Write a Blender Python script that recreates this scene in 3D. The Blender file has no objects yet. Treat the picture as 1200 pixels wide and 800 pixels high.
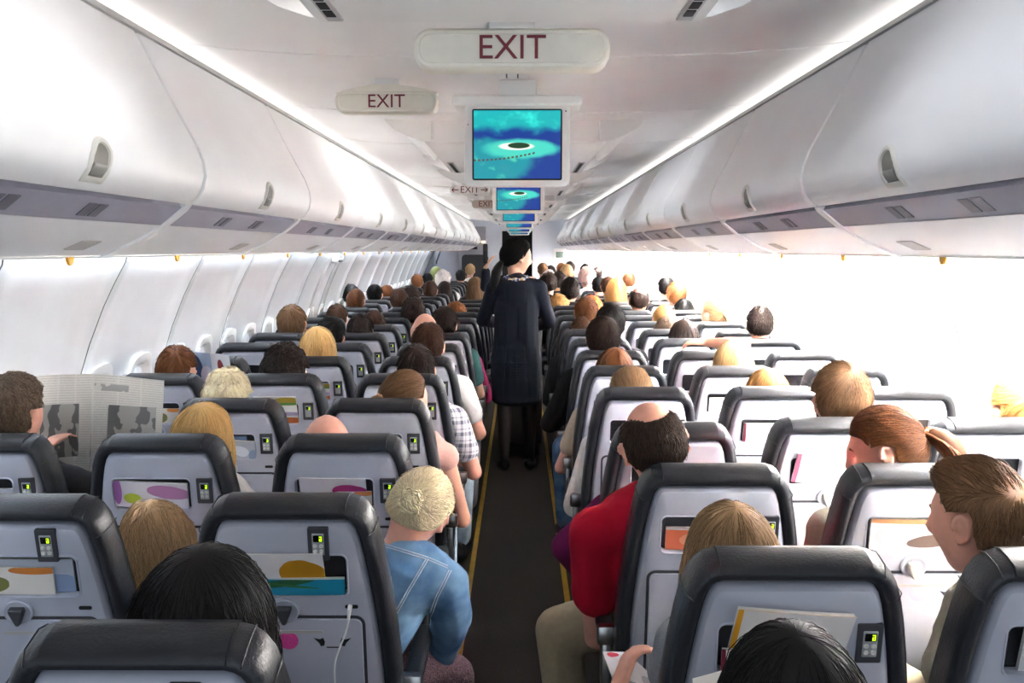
import bpy, bmesh, math, random
from math import sin, cos, pi, radians, atan2, sqrt
from mathutils import Vector, Matrix, Euler, noise
from mathutils.bvhtree import BVHTree
random.seed(7)
SC = bpy.context.scene
COL = SC.collection
# ------------------------------------------------------------------ camera, world, lights, exposure
H = 1.62
FPX = 1240.0
PITCH = math.atan(108.0 / FPX)
YAW = math.atan(9.0 / FPX)
cam_data = bpy.data.cameras.new('camera')
cam = bpy.data.objects.new('camera', cam_data)
COL.objects.link(cam)
cam_data.sensor_width = 36.0
cam_data.lens = 36.0 * FPX / 1200.0
cam_data.clip_start = 0.05
cam_data.clip_end = 200
cam.location = (0.02, 0.0, H)
cam.rotation_euler = (pi / 2 - PITCH, 0, YAW)
SC.camera = cam
CAMR = Euler((pi / 2 - PITCH, 0, YAW)).to_matrix()


def P(px, py, Y):
    """world point on the plane y=Y seen at pixel (px,py) of the 1200x800 photo"""
    d = CAMR @ Vector(((px - 600) / FPX, -(py - 400) / FPX, -1))
    return Vector(cam.location) + d * (Y / d.y)


SC.view_settings.view_transform = 'Standard'
SC.view_settings.look = 'None'
SC.view_settings.gamma = 1.0
SC.view_settings.use_curve_mapping = False
SC.view_settings.exposure = 0.72
try:
    SC.cycles.use_denoising = True
    SC.cycles.max_bounces = 8
    SC.cycles.diffuse_bounces = 5
    SC.cycles.sample_clamp_indirect = 0
except Exception:
    pass
WORLD_STRENGTH = 0.85
COVE_L, COVE_R, CEIL_FILL, BIN_FILL = 4.6, 104.0, 0.28, 0.62
w = bpy.data.worlds.new('sky'); SC.world = w
w.use_nodes = True
bg = w.node_tree.nodes['Background']
bg.inputs[0].default_value = (0.80, 0.90, 1.0, 1)
bg.inputs[1].default_value = WORLD_STRENGTH


# ------------------------------------------------------------------ helpers
def lin(h):
    h = h.lstrip('#')
    out = []
    for i in (0, 2, 4):
        c = int(h[i:i + 2], 16) / 255
        out.append(c / 12.92 if c <= 0.04045 else ((c + 0.055) / 1.055) ** 2.4)
    return (*out, 1)


MATS = {}


def mat(name, col, rough=0.5, metal=0.0, spec=0.5, noise_amt=0.0, noise_scale=30, bump=0.0, bump_scale=200, coat=0.0, emit=0.0, sheen=0.0, sss=0.0):
    if name in MATS:
        return MATS[name]
    m = bpy.data.materials.new(name); m.use_nodes = True
    nt = m.node_tree; b = nt.nodes['Principled BSDF']
    c = lin(col) if isinstance(col, str) else (*col[:3], 1)
    b.inputs['Base Color'].default_value = c
    b.inputs['Roughness'].default_value = rough
    b.inputs['Metallic'].default_value = metal
    b.inputs['Specular IOR Level'].default_value = spec
    b.inputs['Coat Weight'].default_value = coat
    b.inputs['Sheen Weight'].default_value = sheen
    if sss:
        b.inputs['Subsurface Weight'].default_value = sss
        b.inputs['Subsurface Radius'].default_value = (0.012, 0.005, 0.003)
    tc = nt.nodes.new('ShaderNodeTexCoord')
    n = nt.nodes.new('ShaderNodeTexNoise'); n.inputs['Scale'].default_value = noise_scale
    n.inputs['Detail'].default_value = 4
    nt.links.new(tc.outputs['Object'], n.inputs['Vector'])
    a = max(noise_amt, 0.03)
    r = nt.nodes.new('ShaderNodeValToRGB')
    r.color_ramp.elements[0].position = 0.3; r.color_ramp.elements[1].position = 0.7
    r.color_ramp.elements[0].color = tuple(x * (1 - a) for x in c[:3]) + (1,)
    r.color_ramp.elements[1].color = tuple(min(1, x * (1 + a)) for x in c[:3]) + (1,)
    nt.links.new(n.outputs['Fac'], r.inputs['Fac'])
    nt.links.new(r.outputs['Color'], b.inputs['Base Color'])
    if bump:
        n2 = nt.nodes.new('ShaderNodeTexNoise'); n2.inputs['Scale'].default_value = bump_scale
        nt.links.new(tc.outputs['Object'], n2.inputs['Vector'])
        bp = nt.nodes.new('ShaderNodeBump'); bp.inputs['Strength'].default_value = bump; bp.inputs['Distance'].default_value = 0.01
        nt.links.new(n2.outputs['Fac'], bp.inputs['Height'])
        nt.links.new(bp.outputs['Normal'], b.inputs['Normal'])
    if emit:
        b.inputs['Emission Color'].default_value = c
        b.inputs['Emission Strength'].default_value = emit
    MATS[name] = m
    return m


def hair_mat(name, col, vary=0.45):
    if name in ('platinum', 'blonde', 'wheat', 'honey', 'white'): vary = 0.28
    key = 'hair_' + name
    if key in MATS:
        return MATS[key]
    m = bpy.data.materials.new(key); m.use_nodes = True
    nt = m.node_tree; b = nt.nodes['Principled BSDF']
    c = lin(col)
    g = nt.nodes.new('ShaderNodeNewGeometry')
    r = nt.nodes.new('ShaderNodeValToRGB')
    r.color_ramp.elements[0].color = tuple(x * (1 - vary) for x in c[:3]) + (1,)
    r.color_ramp.elements[1].color = tuple(min(1, x * (1 + vary)) for x in c[:3]) + (1,)
    nt.links.new(g.outputs['Random Per Island'], r.inputs['Fac'])
    nt.links.new(r.outputs['Color'], b.inputs['Base Color'])
    b.inputs['Roughness'].default_value = 0.52
    b.inputs['Specular IOR Level'].default_value = 0.28
    MATS[key] = m
    return m


def obj(name, me, m=None, parent=None, loc=None, rot=None):
    if isinstance(me, bmesh.types.BMesh):
        bm = me
        me = bpy.data.meshes.new(name)
        bmesh.ops.recalc_face_normals(bm, faces=bm.faces)
        bm.to_mesh(me); bm.free()
    o = bpy.data.objects.new(name, me)
    COL.objects.link(o)
    if m is not None:
        ms = m if isinstance(m, (list, tuple)) else [m]
        if len(me.materials) == 0:
            for x in ms:
                me.materials.append(x)
        else:
            for i, x in enumerate(ms):
                o.material_slots[i].link = 'OBJECT'
                o.material_slots[i].material = x
    if parent is not None:
        o.parent = parent
    if loc is not None:
        o.location = loc
    if rot is not None:
        o.rotation_euler = rot
    return o


def smooth(me, angle=None):
    me.polygons.foreach_set('use_smooth', [True] * len(me.polygons))
    if angle is not None:
        try:
            me.set_sharp_from_angle(angle=radians(angle))
        except Exception:
            pass
    return me


def mesh(name, bm, sm=True, angle=35):
    me = bpy.data.meshes.new(name)
    bmesh.ops.recalc_face_normals(bm, faces=bm.faces)
    bm.to_mesh(me); bm.free()
    if sm:
        smooth(me, angle)
    return me


def tag(o, label=None, cat=None, group=None, kind=None):
    if label: o['label'] = label
    if cat: o['category'] = cat
    if group: o['group'] = group
    if kind: o['kind'] = kind
    return o


def empty(name, loc, rz=0.0):
    o = bpy.data.objects.new(name, None)
    COL.objects.link(o)
    o.location = loc; o.rotation_euler = (0, 0, rz)
    o.empty_display_size = 0.05
    return o


def copy_tree(o, parent=None):
    c = o.copy(); COL.objects.link(c)
    if parent is not None:
        c.parent = parent
    for ch in list(o.children):
        copy_tree(ch, c)
    return c


def B():
    return bmesh.new()


def box(bm, lo, hi, bev=0.0, seg=2, mi=0):
    lo = Vector(lo); hi = Vector(hi)
    c = (lo + hi) / 2; s = hi - lo
    r = bmesh.ops.create_cube(bm, size=1.0, matrix=Matrix.Translation(c) @ Matrix.Diagonal((s.x, s.y, s.z, 1)))
    vs = r['verts']
    fs = {f for v in vs for f in v.link_faces}
    for f in fs: f.material_index = mi
    if bev > 0:
        es = {e for v in vs for e in v.link_edges}
        res = bmesh.ops.bevel(bm, geom=list(es), offset=bev, segments=seg, affect='EDGES', profile=0.5)
        for f in res['faces']: f.material_index = mi
    return vs


def tube(bm, pts, rad, seg=8, cap=True, mi=0):
    n = len(pts); pts = [Vector(p) for p in pts]
    rads = rad if isinstance(rad, (list, tuple)) else [rad] * n
    rings = []
    up = None
    for i, p in enumerate(pts):
        t = (pts[min(i + 1, n - 1)] - pts[max(i - 1, 0)])
        if t.length < 1e-9: t = Vector((0, 0, 1))
        t.normalize()
        if up is None:
            up = Vector((0, 0, 1)) if abs(t.z) < 0.9 else Vector((1, 0, 0))
        a = t.cross(up)
        if a.length < 1e-6: a = t.orthogonal()
        a.normalize(); b = a.cross(t); up = b
        rings.append([bm.verts.new(p + (a * cos(2 * pi * k / seg) + b * sin(2 * pi * k / seg)) * rads[i]) for k in range(seg)])
    for i in range(n - 1):
        for k in range(seg):
            f = bm.faces.new((rings[i][k], rings[i][(k + 1) % seg], rings[i + 1][(k + 1) % seg], rings[i + 1][k]))
            f.material_index = mi
    if cap:
        for r in (rings[0][::-1], rings[-1]):
            f = bm.faces.new(r); f.material_index = mi


def capsule(bm, p0, p1, r0, r1, seg=12):
    """closed tapered round-ended limb"""
    p0 = Vector(p0); p1 = Vector(p1)
    d = p1 - p0; L = d.length
    if L < 1e-6: d = Vector((0, 0, 1)); L = 1e-6
    d = d / L
    pts, rr = [], []
    for k in range(0, 5):
        a = -pi / 2 + k * pi / 8
        pts.append(p0 + d * (r0 * sin(a))); rr.append(max(r0 * cos(a), r0 * 0.05))
    for k in range(0, 5):
        a = k * pi / 8
        pts.append(p1 + d * (r1 * sin(a))); rr.append(max(r1 * cos(a), r1 * 0.05))
    q = d.orthogonal().normalized(); q2 = d.cross(q)
    rings = [[bm.verts.new(p + (q * cos(2 * pi * k / seg) + q2 * sin(2 * pi * k / seg)) * r) for k in range(seg)] for p, r in zip(pts, rr)]
    for i in range(len(rings) - 1):
        for k in range(seg):
            bm.faces.new((rings[i][k], rings[i][(k + 1) % seg], rings[i + 1][(k + 1) % seg], rings[i + 1][k]))
    bm.faces.new(rings[0][::-1]); bm.faces.new(rings[-1])


def ellipsoid(bm, c, r, rot=None, u=16, v=10):
    M = Matrix.Translation(Vector(c)) @ (rot.to_4x4() if rot is not None else Matrix.Identity(4)) @ Matrix.Diagonal((*r, 1))
    return bmesh.ops.create_uvsphere(bm, u_segments=u, v_segments=v, radius=1.0, matrix=M)['verts']


def prism(bm, outline, w0, w1, mp, mi=0):
    """extrude a 2-D outline between two depths; mp(u,v,w)->Vector"""
    a = [bm.verts.new(mp(u, v, w0)) for u, v in outline]
    b = [bm.verts.new(mp(u, v, w1)) for u, v in outline]
    n = len(a); fs = []
    for i in range(n):
        fs.append(bm.faces.new((a[i], a[(i + 1) % n], b[(i + 1) % n], b[i])))
    fs.append(bm.faces.new(a[::-1])); fs.append(bm.faces.new(b))
    for f in fs: f.material_index = mi
    return fs


def inset(poly, d):
    n = len(poly); out = []
    area = sum(poly[i][0] * poly[(i + 1) % n][1] - poly[(i + 1) % n][0] * poly[i][1] for i in range(n))
    sgn = 1 if area > 0 else -1
    for i in range(n):
        p0 = Vector(poly[i - 1]); p1 = Vector(poly[i]); p2 = Vector(poly[(i + 1) % n])
        e1 = (p1 - p0); e2 = (p2 - p1)
        if e1.length < 1e-9 or e2.length < 1e-9:
            out.append(tuple(p1)); continue
        e1.normalize(); e2.normalize()
        n1 = Vector((-e1.y, e1.x)) * sgn; n2 = Vector((-e2.y, e2.x)) * sgn
        b = n1 + n2
        k = max(b.dot(n1), 0.5)
        out.append(tuple(p1 + b * (d / k)))
    return out


def rrect(u0, v0, u1, v1, r, seg=5):
    pts = []
    for cx, cy, a0 in ((u1 - r, v1 - r, 0), (u0 + r, v1 - r, 90), (u0 + r, v0 + r, 180), (u1 - r, v0 + r, 270)):
        for k in range(seg + 1):
            a = radians(a0 + 90 * k / seg)
            pts.append((cx + r * cos(a), cy + r * sin(a)))
    return pts


def rings_solid(bm, poly, prof, mp, mi=0, cap0=True, cap1=True):
    """loft insets of an outline: prof = [(inset, w), ...]"""
    rs = []
    for d, wv in prof:
        q = inset(poly, d) if abs(d) > 1e-9 else poly
        rs.append([bm.verts.new(mp(u, v, wv)) for u, v in q])
    n = len(poly)
    for i in range(len(rs) - 1):
        for k in range(n):
            f = bm.faces.new((rs[i][k], rs[i][(k + 1) % n], rs[i + 1][(k + 1) % n], rs[i + 1][k])); f.material_index = mi
    if cap0: bm.faces.new(rs[0][::-1]).material_index = mi
    if cap1: bm.faces.new(rs[-1]).material_index = mi


# a second scene is used only while meshes are fused; it is deleted at the end
TS = bpy.data.scenes.new('workbench')
TVL = TS.view_layers[0]


def evaluate(me, setup, name):
    ob = bpy.data.objects.new(name, me)
    TS.collection.objects.link(ob)
    extra = setup(ob) or []
    TVL.update()
    dg = TVL.depsgraph
    dg.update()
    out = bpy.data.meshes.new_from_object(ob.evaluated_get(dg))
    out.name = name
    for x in [ob] + extra:
        bpy.data.objects.remove(x)
    return out


def fuse(bm, voxel, it=4, name='body'):
    me = bpy.data.meshes.new(name + '_src')
    bmesh.ops.recalc_face_normals(bm, faces=bm.faces)
    bm.to_mesh(me); bm.free()

    def setup(ob):
        m = ob.modifiers.new('r', 'REMESH'); m.mode = 'VOXEL'; m.voxel_size = voxel
        if it:
            s = ob.modifiers.new('s', 'SMOOTH'); s.factor = 0.5; s.iterations = it
    out = evaluate(me, setup, name)
    bpy.data.meshes.remove(me)
    smooth(out)
    return out


def cut(me, cutter_bm, name):
    cm = bpy.data.meshes.new('c')
    bmesh.ops.recalc_face_normals(cutter_bm, faces=cutter_bm.faces)
    cutter_bm.to_mesh(cm); cutter_bm.free()

    def setup(ob):
        c = bpy.data.objects.new('c', cm); TS.collection.objects.link(c)
        m = ob.modifiers.new('b', 'BOOLEAN'); m.operation = 'DIFFERENCE'; m.object = c; m.solver = 'EXACT'
        return [c]
    out = evaluate(me, setup, name)
    smooth(out, 35)
    return out


def text_mesh(txt, size, depth=0.001):
    cu = bpy.data.curves.new('t', 'FONT')
    cu.body = txt; cu.size = size; cu.extrude = depth; cu.align_x = 'CENTER'; cu.align_y = 'CENTER'
    cu.resolution_u = 4
    ob = bpy.data.objects.new('t', cu); TS.collection.objects.link(ob)
    TVL.update(); dg = TVL.depsgraph; dg.update()
    me = bpy.data.meshes.new_from_object(ob.evaluated_get(dg))
    bpy.data.objects.remove(ob)
    return me


ORD = 'first second third fourth fifth sixth seventh eighth ninth tenth eleventh twelfth thirteenth fourteenth fifteenth sixteenth seventeenth eighteenth nineteenth twentieth twenty-first twenty-second twenty-third twenty-fourth twenty-fifth'.split()

# ------------------------------------------------------------------ materials
M_white = mat('cabin_white_plastic', '#efedea', 0.42, noise_amt=0.015, noise_scale=3)
M_bin = mat('bin_white_plastic', '#f3f3f5', 0.34, noise_amt=0.01, noise_scale=2)
M_wall = mat('sidewall_plastic', '#dfdfe1', 0.16, noise_amt=0.02, noise_scale=4)
M_ceil = mat('ceiling_plastic', '#f2efed', 0.45, noise_amt=0.01, noise_scale=2)
M_rail = mat('rail_grey', '#b9b6b4', 0.45)
M_band = mat('service_band_grey', '#a5a4b3', 0.4)
M_dark = mat('dark_plastic', '#26272b', 0.45)
M_gap = mat('gap_dark', '#3a3a40', 0.8)
M_black = mat('black_gap', '#0c0c0e', 0.6)
M_carpet = mat('carpet_charcoal', '#4b4643', 0.95, noise_amt=0.22, noise_scale=160, bump=0.4, bump_scale=400, spec=0.1)
M_strip = mat('floor_strip_yellow', '#b98a1e', 0.55, noise_amt=0.15, noise_scale=12)
M_sign = mat('sign_ivory', '#f0eadc', 0.35, noise_amt=0.02)
M_red = mat('sign_letter_red', '#7a2430', 0.5)
M_yellow = mat('marker_yellow', '#f0ac12', 0.4)
M_leather = mat('charcoal_leather', '#2c2e33', 0.36, spec=0.35, noise_amt=0.06, noise_scale=25, bump=0.12, bump_scale=160)
M_leather2 = mat('charcoal_leather_cover', '#292a2e', 0.42, spec=0.35, noise_amt=0.06, noise_scale=25, bump=0.12, bump_scale=160)
M_shell = mat('seat_shell_grey', '#b4b8c6', 0.33, noise_amt=0.012, noise_scale=5)
M_tray = mat('tray_grey', '#b6bac8', 0.38, noise_amt=0.012, noise_scale=5)
M_pocket = mat('pocket_grey', '#55565c', 0.6)
M_metal = mat('brushed_metal', '#b4b4b4', 0.28, metal=1.0)
M_ctl = mat('control_graphite', '#3e4046', 0.45)
M_ctlsilver = mat('control_silver', '#aeb0b4', 0.35, metal=0.3)
M_btn = mat('button_pale', '#d8d8d6', 0.4)
M_green = mat('display_green', '#b6e61e', 0.5, emit=1.2)
M_disp = mat('display_black', '#0a0c0a', 0.2)
M_grey = mat('closet_grey', '#9d9da6', 0.5)
M_bulk = mat('bulkhead_pale', '#d4d9e2', 0.5)
M_skin = mat('skin_light', '#d9a68c', 0.5, noise_amt=0.06, noise_scale=20, sss=0.05)
M_skin2 = mat('skin_pink', '#d99e88', 0.5, noise_amt=0.08, noise_scale=20, sss=0.05)
M_skin3 = mat('skin_tan', '#b98468', 0.5, noise_amt=0.07, noise_scale=20, sss=0.05)

# ================================================================== STRUCTURE
Y0, Y1 = -0.75, 20.9
FLOORW = 1.84


def struct(name, bm, m, parent=None, sm=True):
    me = mesh(name, bm, sm, 30) if isinstance(bm, bmesh.types.BMesh) else bm
    o = obj(name, me, m, parent)
    if parent is None: o['kind'] = 'structure'
    return o


bm = B(); box(bm, (-FLOORW, Y0, -0.05), (FLOORW, Y1, 0.0))
struct('floor', bm, M_carpet, sm=False)

# side walls: curved profile, one gently dished panel per two windows, real window holes
WP = [(1.78, 0.0), (1.845, 0.25), (1.875, 0.5), (1.885, 0.66), (1.884, 0.72), (1.872, 0.89), (1.855, 1.05), (1.80, 1.22), (1.735, 1.38), (1.685, 1.48), (1.635, 1.57), (1.61, 1.70), (1.60, 1.78)]
WIN_Z0, WIN_Z1 = 0.72, 1.05
PAN = 1.06


def wall(side):
    bm = B()
    y = Y0
    off = 0.25 if side < 0 else 0.04
    ys = []
    k = 0
    start = -2.2 + off
    while True:
        b = start + k * PAN
        if b > Y1: break
        ys += [(b, 'gap0'), (b + 0.011, 'gap1'), (b + 0.022, 'e'), (b + 0.15, 'w0'), (b + 0.39, 'w1'), (b + 0.53, 'm'), (b + 0.67, 'w0'), (b + 0.91, 'w1'), (b + 1.038, 'e'), (b + 1.052, 'gap')]
        k += 1
    rows = []
    for yy, t in ys:
        ph = ((yy - start) % PAN) / PAN
        dish = 0.016 * sin(pi * ph) ** 0.7 - 0.004
        if t.startswith('gap'): dish = -0.012
        rows.append([bm.verts.new((side * (x + dish), yy, z)) for x, z in WP])
    wins = []
    for i in range(len(rows) - 1):
        g = ys[i][1]
        if g == 'w0' :
            wins.append((ys[i][0] + ys[i + 1][0]) / 2)
        for j in range(len(WP) - 1):
            if g == 'w0' and WP[j][1] >= WIN_Z0 - 1e-6 and WP[j + 1][1] <= WIN_Z1 + 1e-6:
                continue
            f = bm.faces.new((rows[i][j], rows[i + 1][j], rows[i + 1][j + 1], rows[i][j + 1]))
            f.material_index = 1 if g in ('gap0',) or (g == 'gap1' and False) else 0
    o = struct('wall_left' if side < 0 else 'wall_right', mesh('wall', bm, True, 40), [M_wall, M_black])
    return wins


def wall_x(z):
    for (x0, z0), (x1, z1) in zip(WP, WP[1:]):
        if z0 <= z <= z1:
            return x0 + (x1 - x0) * (z - z0) / (z1 - z0)
    return 1.8


M_pane = bpy.data.materials.new('window_pane'); M_pane.use_nodes = True
nt = M_pane.node_tree
for n_ in list(nt.nodes):
    if n_.type == 'BSDF_PRINCIPLED': nt.nodes.remove(n_)
tr = nt.nodes.new('ShaderNodeBsdfTransparent'); tr.inputs[0].default_value = (0.97, 0.98, 1, 1)
gl = nt.nodes.new('ShaderNodeBsdfGlossy'); gl.inputs['Roughness'].default_value = 0.05
mx = nt.nodes.new('ShaderNodeMixShader'); mx.inputs[0].default_value = 0.06
nt.links.new(tr.outputs[0], mx.inputs[1]); nt.links.new(gl.outputs[0], mx.inputs[2])
nt.links.new(mx.outputs[0], nt.nodes['Material Output'].inputs[0])


def superell(a, b, n=28, e=3.2):
    out = []
    for k in range(n):
        t = 2 * pi * k / n
        c, s = cos(t), sin(t)
        out.append((a * abs(c) ** (2 / e) * (1 if c >= 0 else -1), b * abs(s) ** (2 / e) * (1 if s >= 0 else -1)))
    return out


def window_meshes(side):
    zc = 0.885
    def mp(u, v, wv):
        z = zc + v
        return Vector((side * (wall_x(z) + 0.006 - wv), u, z))
    bm = B()
    outer = superell(0.165, 0.225); inner = superell(0.112, 0.155); mid = superell(0.135, 0.185)
    loops = [(outer, -0.004), (outer, 0.010), (mid, 0.012), (inner, -0.02), (inner, -0.05)]
    vs = [[bm.verts.new(mp(u, v, d)) for u, v in lp] for lp, d in loops]
    n = len(outer)
    for i in range(len(vs) - 1):
        for k in range(n):
            bm.faces.new((vs[i][k], vs[i][(k + 1) % n], vs[i + 1][(k + 1) % n], vs[i + 1][k]))
    fr = mesh('window_frame', bm)
    bm = B()
    prism(bm, superell(0.116, 0.16), -0.052, -0.046, mp)
    pn = mesh('window_pane', bm, False)
    return fr, pn


wn = 0
for side in (-1, 1):
    wins = wall(side)
    fr, pn = window_meshes(side)
    for yy in wins:
        if yy < -0.5 or yy > Y1 - 0.3: continue
        wn += 1
        f = obj('window_%d' % wn, fr, M_white, None, (0, yy, 0)); f['kind'] = 'structure'
        obj('pane', pn, M_pane, f)

# upper shoulder that closes the wall cove above the windows, under the bins (carries the wash light)
for side, nm in ((-1, 'trim_1'), (1, 'trim_2')):
    bm = B()
    pts = [(0.955, 1.603), (0.965, 1.600), (1.20, 1.605), (1.51, 1.612), (1.51, 1.640), (1.47, 1.80), (1.62, 1.80), (1.62, 1.83), (0.93, 1.83)]
    prism(bm, [(x * side, z) for x, z in pts], Y0, Y1, lambda u, v, wv: Vector((u, wv, v)))
    struct(nm, mesh('valance', bm, False), M_white)

# ceiling vault
bm = B()
prof = [(-1.06, 2.12), (-1.02, 2.19), (-0.95, 2.205), (-0.80, 2.185), (-0.60, 2.172), (-0.35, 2.165), (0, 2.163), (0.35, 2.165), (0.60, 2.172), (0.80, 2.185), (0.95, 2.205), (1.02, 2.19), (1.06, 2.12)]
up = [(x, z + 0.03) for x, z in prof[::-1]]
prism(bm, prof + up, Y0, Y1, lambda u, v, wv: Vector((u, wv, v)))
struct('ceiling', mesh('ceiling', bm, True, 50), M_ceil)
# transverse ceiling joints
for i, yy in enumerate((3.05, 4.3, 5.6, 8.2, 9.5, 10.9, 13.4, 16.1)):
    bm = B()
    lip = [(x, z - 0.003) for x, z in prof[2:-2]]
    prism(bm, lip + [(x, z + 0.02) for x, z in lip[::-1]], yy, yy + 0.010, lambda u, v, wv: Vector((u, wv, v)))
    struct('trim_%d' % (10 + i), mesh('ceiling_joint', bm, True, 50), M_ceil)

# ------------------------------------------------------------------ front bulkhead
bm = B()
box(bm, (-1.9, Y1 - 0.1, 0), (-0.33, Y1, 2.2)); box(bm, (0.27, Y1 - 0.1, 0), (1.9, Y1, 2.2)); box(bm, (-0.33, Y1 - 0.1, 1.98), (0.27, Y1, 2.2))
struct('wall_front', mesh('wall_front', bm, False), M_bulk)
bm = B(); box(bm, (-0.45, Y1 + 0.5, 0), (0.4, Y1 + 0.55, 2.2)); box(bm, (-0.36, Y1, 0), (-0.33, Y1 + 0.5, 2.2)); box(bm, (0.27, Y1, 0), (0.30, Y1 + 0.5, 2.2)); box(bm, (-0.36, Y1, 1.98), (0.3, Y1 + 0.5, 2.0))
struct('door_1', mesh('door_front', bm, False), M_dark)
# grey stowage closet on the left of the front end
cl = empty('stowage_closet', (-1.0, 20.3, 0))
tag(cl, 'grey stowage closet at the far front end left of the aisle, two black slots', 'closet')
bm = B(); box(bm, (-0.58, -0.25, 0), (0.38, 0.3, 2.05), 0.01)
obj('body', mesh('closet_body', bm), M_grey, cl)
bm = B(); box(bm, (-0.54, -0.262, 1.0), (-0.12, -0.248, 1.95), 0.01)
obj('door', mesh('closet_door', bm), M_grey, cl)
for z in (1.70, 1.62):
    bm = B(); box(bm, (0.02, -0.262, z), (0.22, -0.246, z + 0.045), 0.004)
    obj('slot', mesh('slot', bm), M_black, cl)
bm = B(); tube(bm, [(-0.55, -0.26, 1.35), (-0.55, -0.30, 1.38), (-0.46, -0.30, 1.62), (-0.46, -0.26, 1.65)], 0.014)
obj('handle', mesh('handle', bm), M_dark, cl)
bm = B(); box(bm, (0.30, -0.275, 1.745), (0.37, -0.24, 1.775), 0.008)
obj('lamp', mesh('lamp', bm), mat('closet_lamp', '#ffd9a0', 0.5, emit=3.0), cl)
# crew jump seat
js = empty('crew_seat', (-0.82, 20.0, 0))
tag(js, 'black folded crew jump seat on the far front closet', 'seat')
bm = B(); prism(bm, rrect(-0.25, 0.75, 0.25, 1.52, 0.07), -0.06, 0.045, lambda u, v, wv: Vector((u, wv, v)))
obj('backrest', mesh('jump_back', bm), M_dark, js)
bm = B(); box(bm, (-0.22, -0.1, 0.42), (0.22, 0.045, 0.80), 0.03)
obj('seat_pan', mesh('jump_pan', bm), M_dark, js)
bm = B(); box(bm, (-0.2, -0.05, 0.0), (0.2, 0.03, 0.43), 0.01)
obj('base', mesh('jump_base', bm), M_grey, js)
# sign on the right bulkhead
pl = P(656, 298, Y1 - 0.12)
wp = empty('wall_placard', (pl.x, Y1 - 0.1, pl.z))
tag(wp, 'small grey-green placard in a pale frame on the front bulkhead', 'placard')
bm = B(); box(bm, (-0.13, -0.015, -0.13), (0.12, 0.0, 0.11), 0.005)
obj('mount', mesh('placard_mount', bm), M_white, wp)
bm = B(); box(bm, (-0.075, -0.021, -0.065), (0.065, -0.012, 0.05), 0.003)
obj('face', mesh('placard_face', bm), mat('placard_green', '#6b7d74', 0.5, noise_amt=0.3, noise_scale=40), wp)
# dark curved door surround on the right wall, near the front; and over-wing hatch outlines
def wall_rib(side, ya, yb, zs, depth, bm, mi=0):
    pts = [z for z in [0.0, 0.3, 0.6, 0.72, 0.89, 1.05, 1.22, 1.38, 1.48, 1.57] if zs[0] <= z <= zs[1]]
    if pts[0] > zs[0]: pts = [zs[0]] + pts
    if pts[-1] < zs[1]: pts.append(zs[1])
    poly = [(wall_x(z) + 0.03, z) for z in pts] + [(wall_x(z) - depth, z) for z in pts[::-1]]
    prism(bm, [(u * side, v) for u, v in poly], ya, yb, lambda u, v, wv: Vector((u, wv, v)), mi)


bm = B(); wall_rib(1, 18.75, 19.35, (0.0, 1.62), 0.035, bm)
struct('door_2', mesh('door_surround', bm, False), M_grey)
for i, (ya, yb) in enumerate(((9.35, 10.0),)):
    bm = B()
    for a, b in ((ya, ya + 0.02), (yb, yb + 0.02)):
        wall_rib(-1, a, b, (0.62, 1.56), 0.014, bm)
    struct('door_3', mesh('hatch', bm, False), M_rail)
hs = empty('hatch_handle', (-1.64, 9.68, 1.515))
tag(hs, 'grey emergency hatch handle cover high on the side wall over the wing', 'handle')
bm = B(); box(bm, (-0.035, -0.16, -0.02), (0.02, 0.16, 0.02), 0.012)
obj('cover', mesh('cover', bm), M_rail, hs)
bm = B(); box(bm, (0.012, -0.09, -0.012), (0.03, 0.09, 0.012), 0.005)
obj('grip', mesh('grip', bm), M_dark, hs)

# ------------------------------------------------------------------ lights: hidden wall wash strips, plus added fill strips for ceiling and bins
def area(name, loc, rot, sx, sy, power, col=(1, 1, 1), spread=180):
    l = bpy.data.lights.new(name, 'AREA'); l.shape = 'RECTANGLE'; l.size = sx; l.size_y = sy
    l.energy = power; l.color = col; l.spread = radians(spread)
    o = bpy.data.objects.new(name, l); COL.objects.link(o)
    o.location = loc; o.rotation_euler = rot
    o['kind'] = 'helper'
    return o


LEN = Y1 - 0.3
for s_, en, col in ((-1, COVE_L, (0.76, 0.87, 1.0)), (1, COVE_R, (1.0, 0.97, 0.93))):
    area('wall_wash_lamp', (s_ * 1.56, (LEN + (1.2 if s_ < 0 else 1.9)) / 2, 1.775), (0, radians(-36 * s_), 0), 0.07, LEN - (1.2 if s_ < 0 else 1.9), en * (LEN - (1.2 if s_ < 0 else 1.9)), col, 66)
    area('ceiling_fill_light', (s_ * 0.985, LEN / 2, 2.135), (0, radians(s_ * 150), 0), 0.03, LEN, CEIL_FILL * LEN, (1, 0.985, 0.97))  # added fill strip, unseen behind the bin tops, brightens the ceiling

# ------------------------------------------------------------------ floor path strips
for x, nm in ((-0.222, 'left'), (0.242, 'right')):
    bm = B(); box(bm, (x - 0.013, 0.3, 0.0), (x + 0.013, 18.9, 0.005), 0.002)
    tag(obj('floor_path_strip', mesh('floor_path_strip', bm), M_strip), 'yellow floor path strip along the %s edge of the dark aisle' % nm, 'floor strip')

# ================================================================== OVERHEAD BINS
BP = [(0.862, 2.118), (0.830, 2.055), (0.795, 1.985), (0.758, 1.915), (0.728, 1.860), (0.714, 1.822), (0.710, 1.790), (0.716, 1.760), (0.732, 1.737), (0.752, 1.724)]
BL = 1.245


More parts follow.
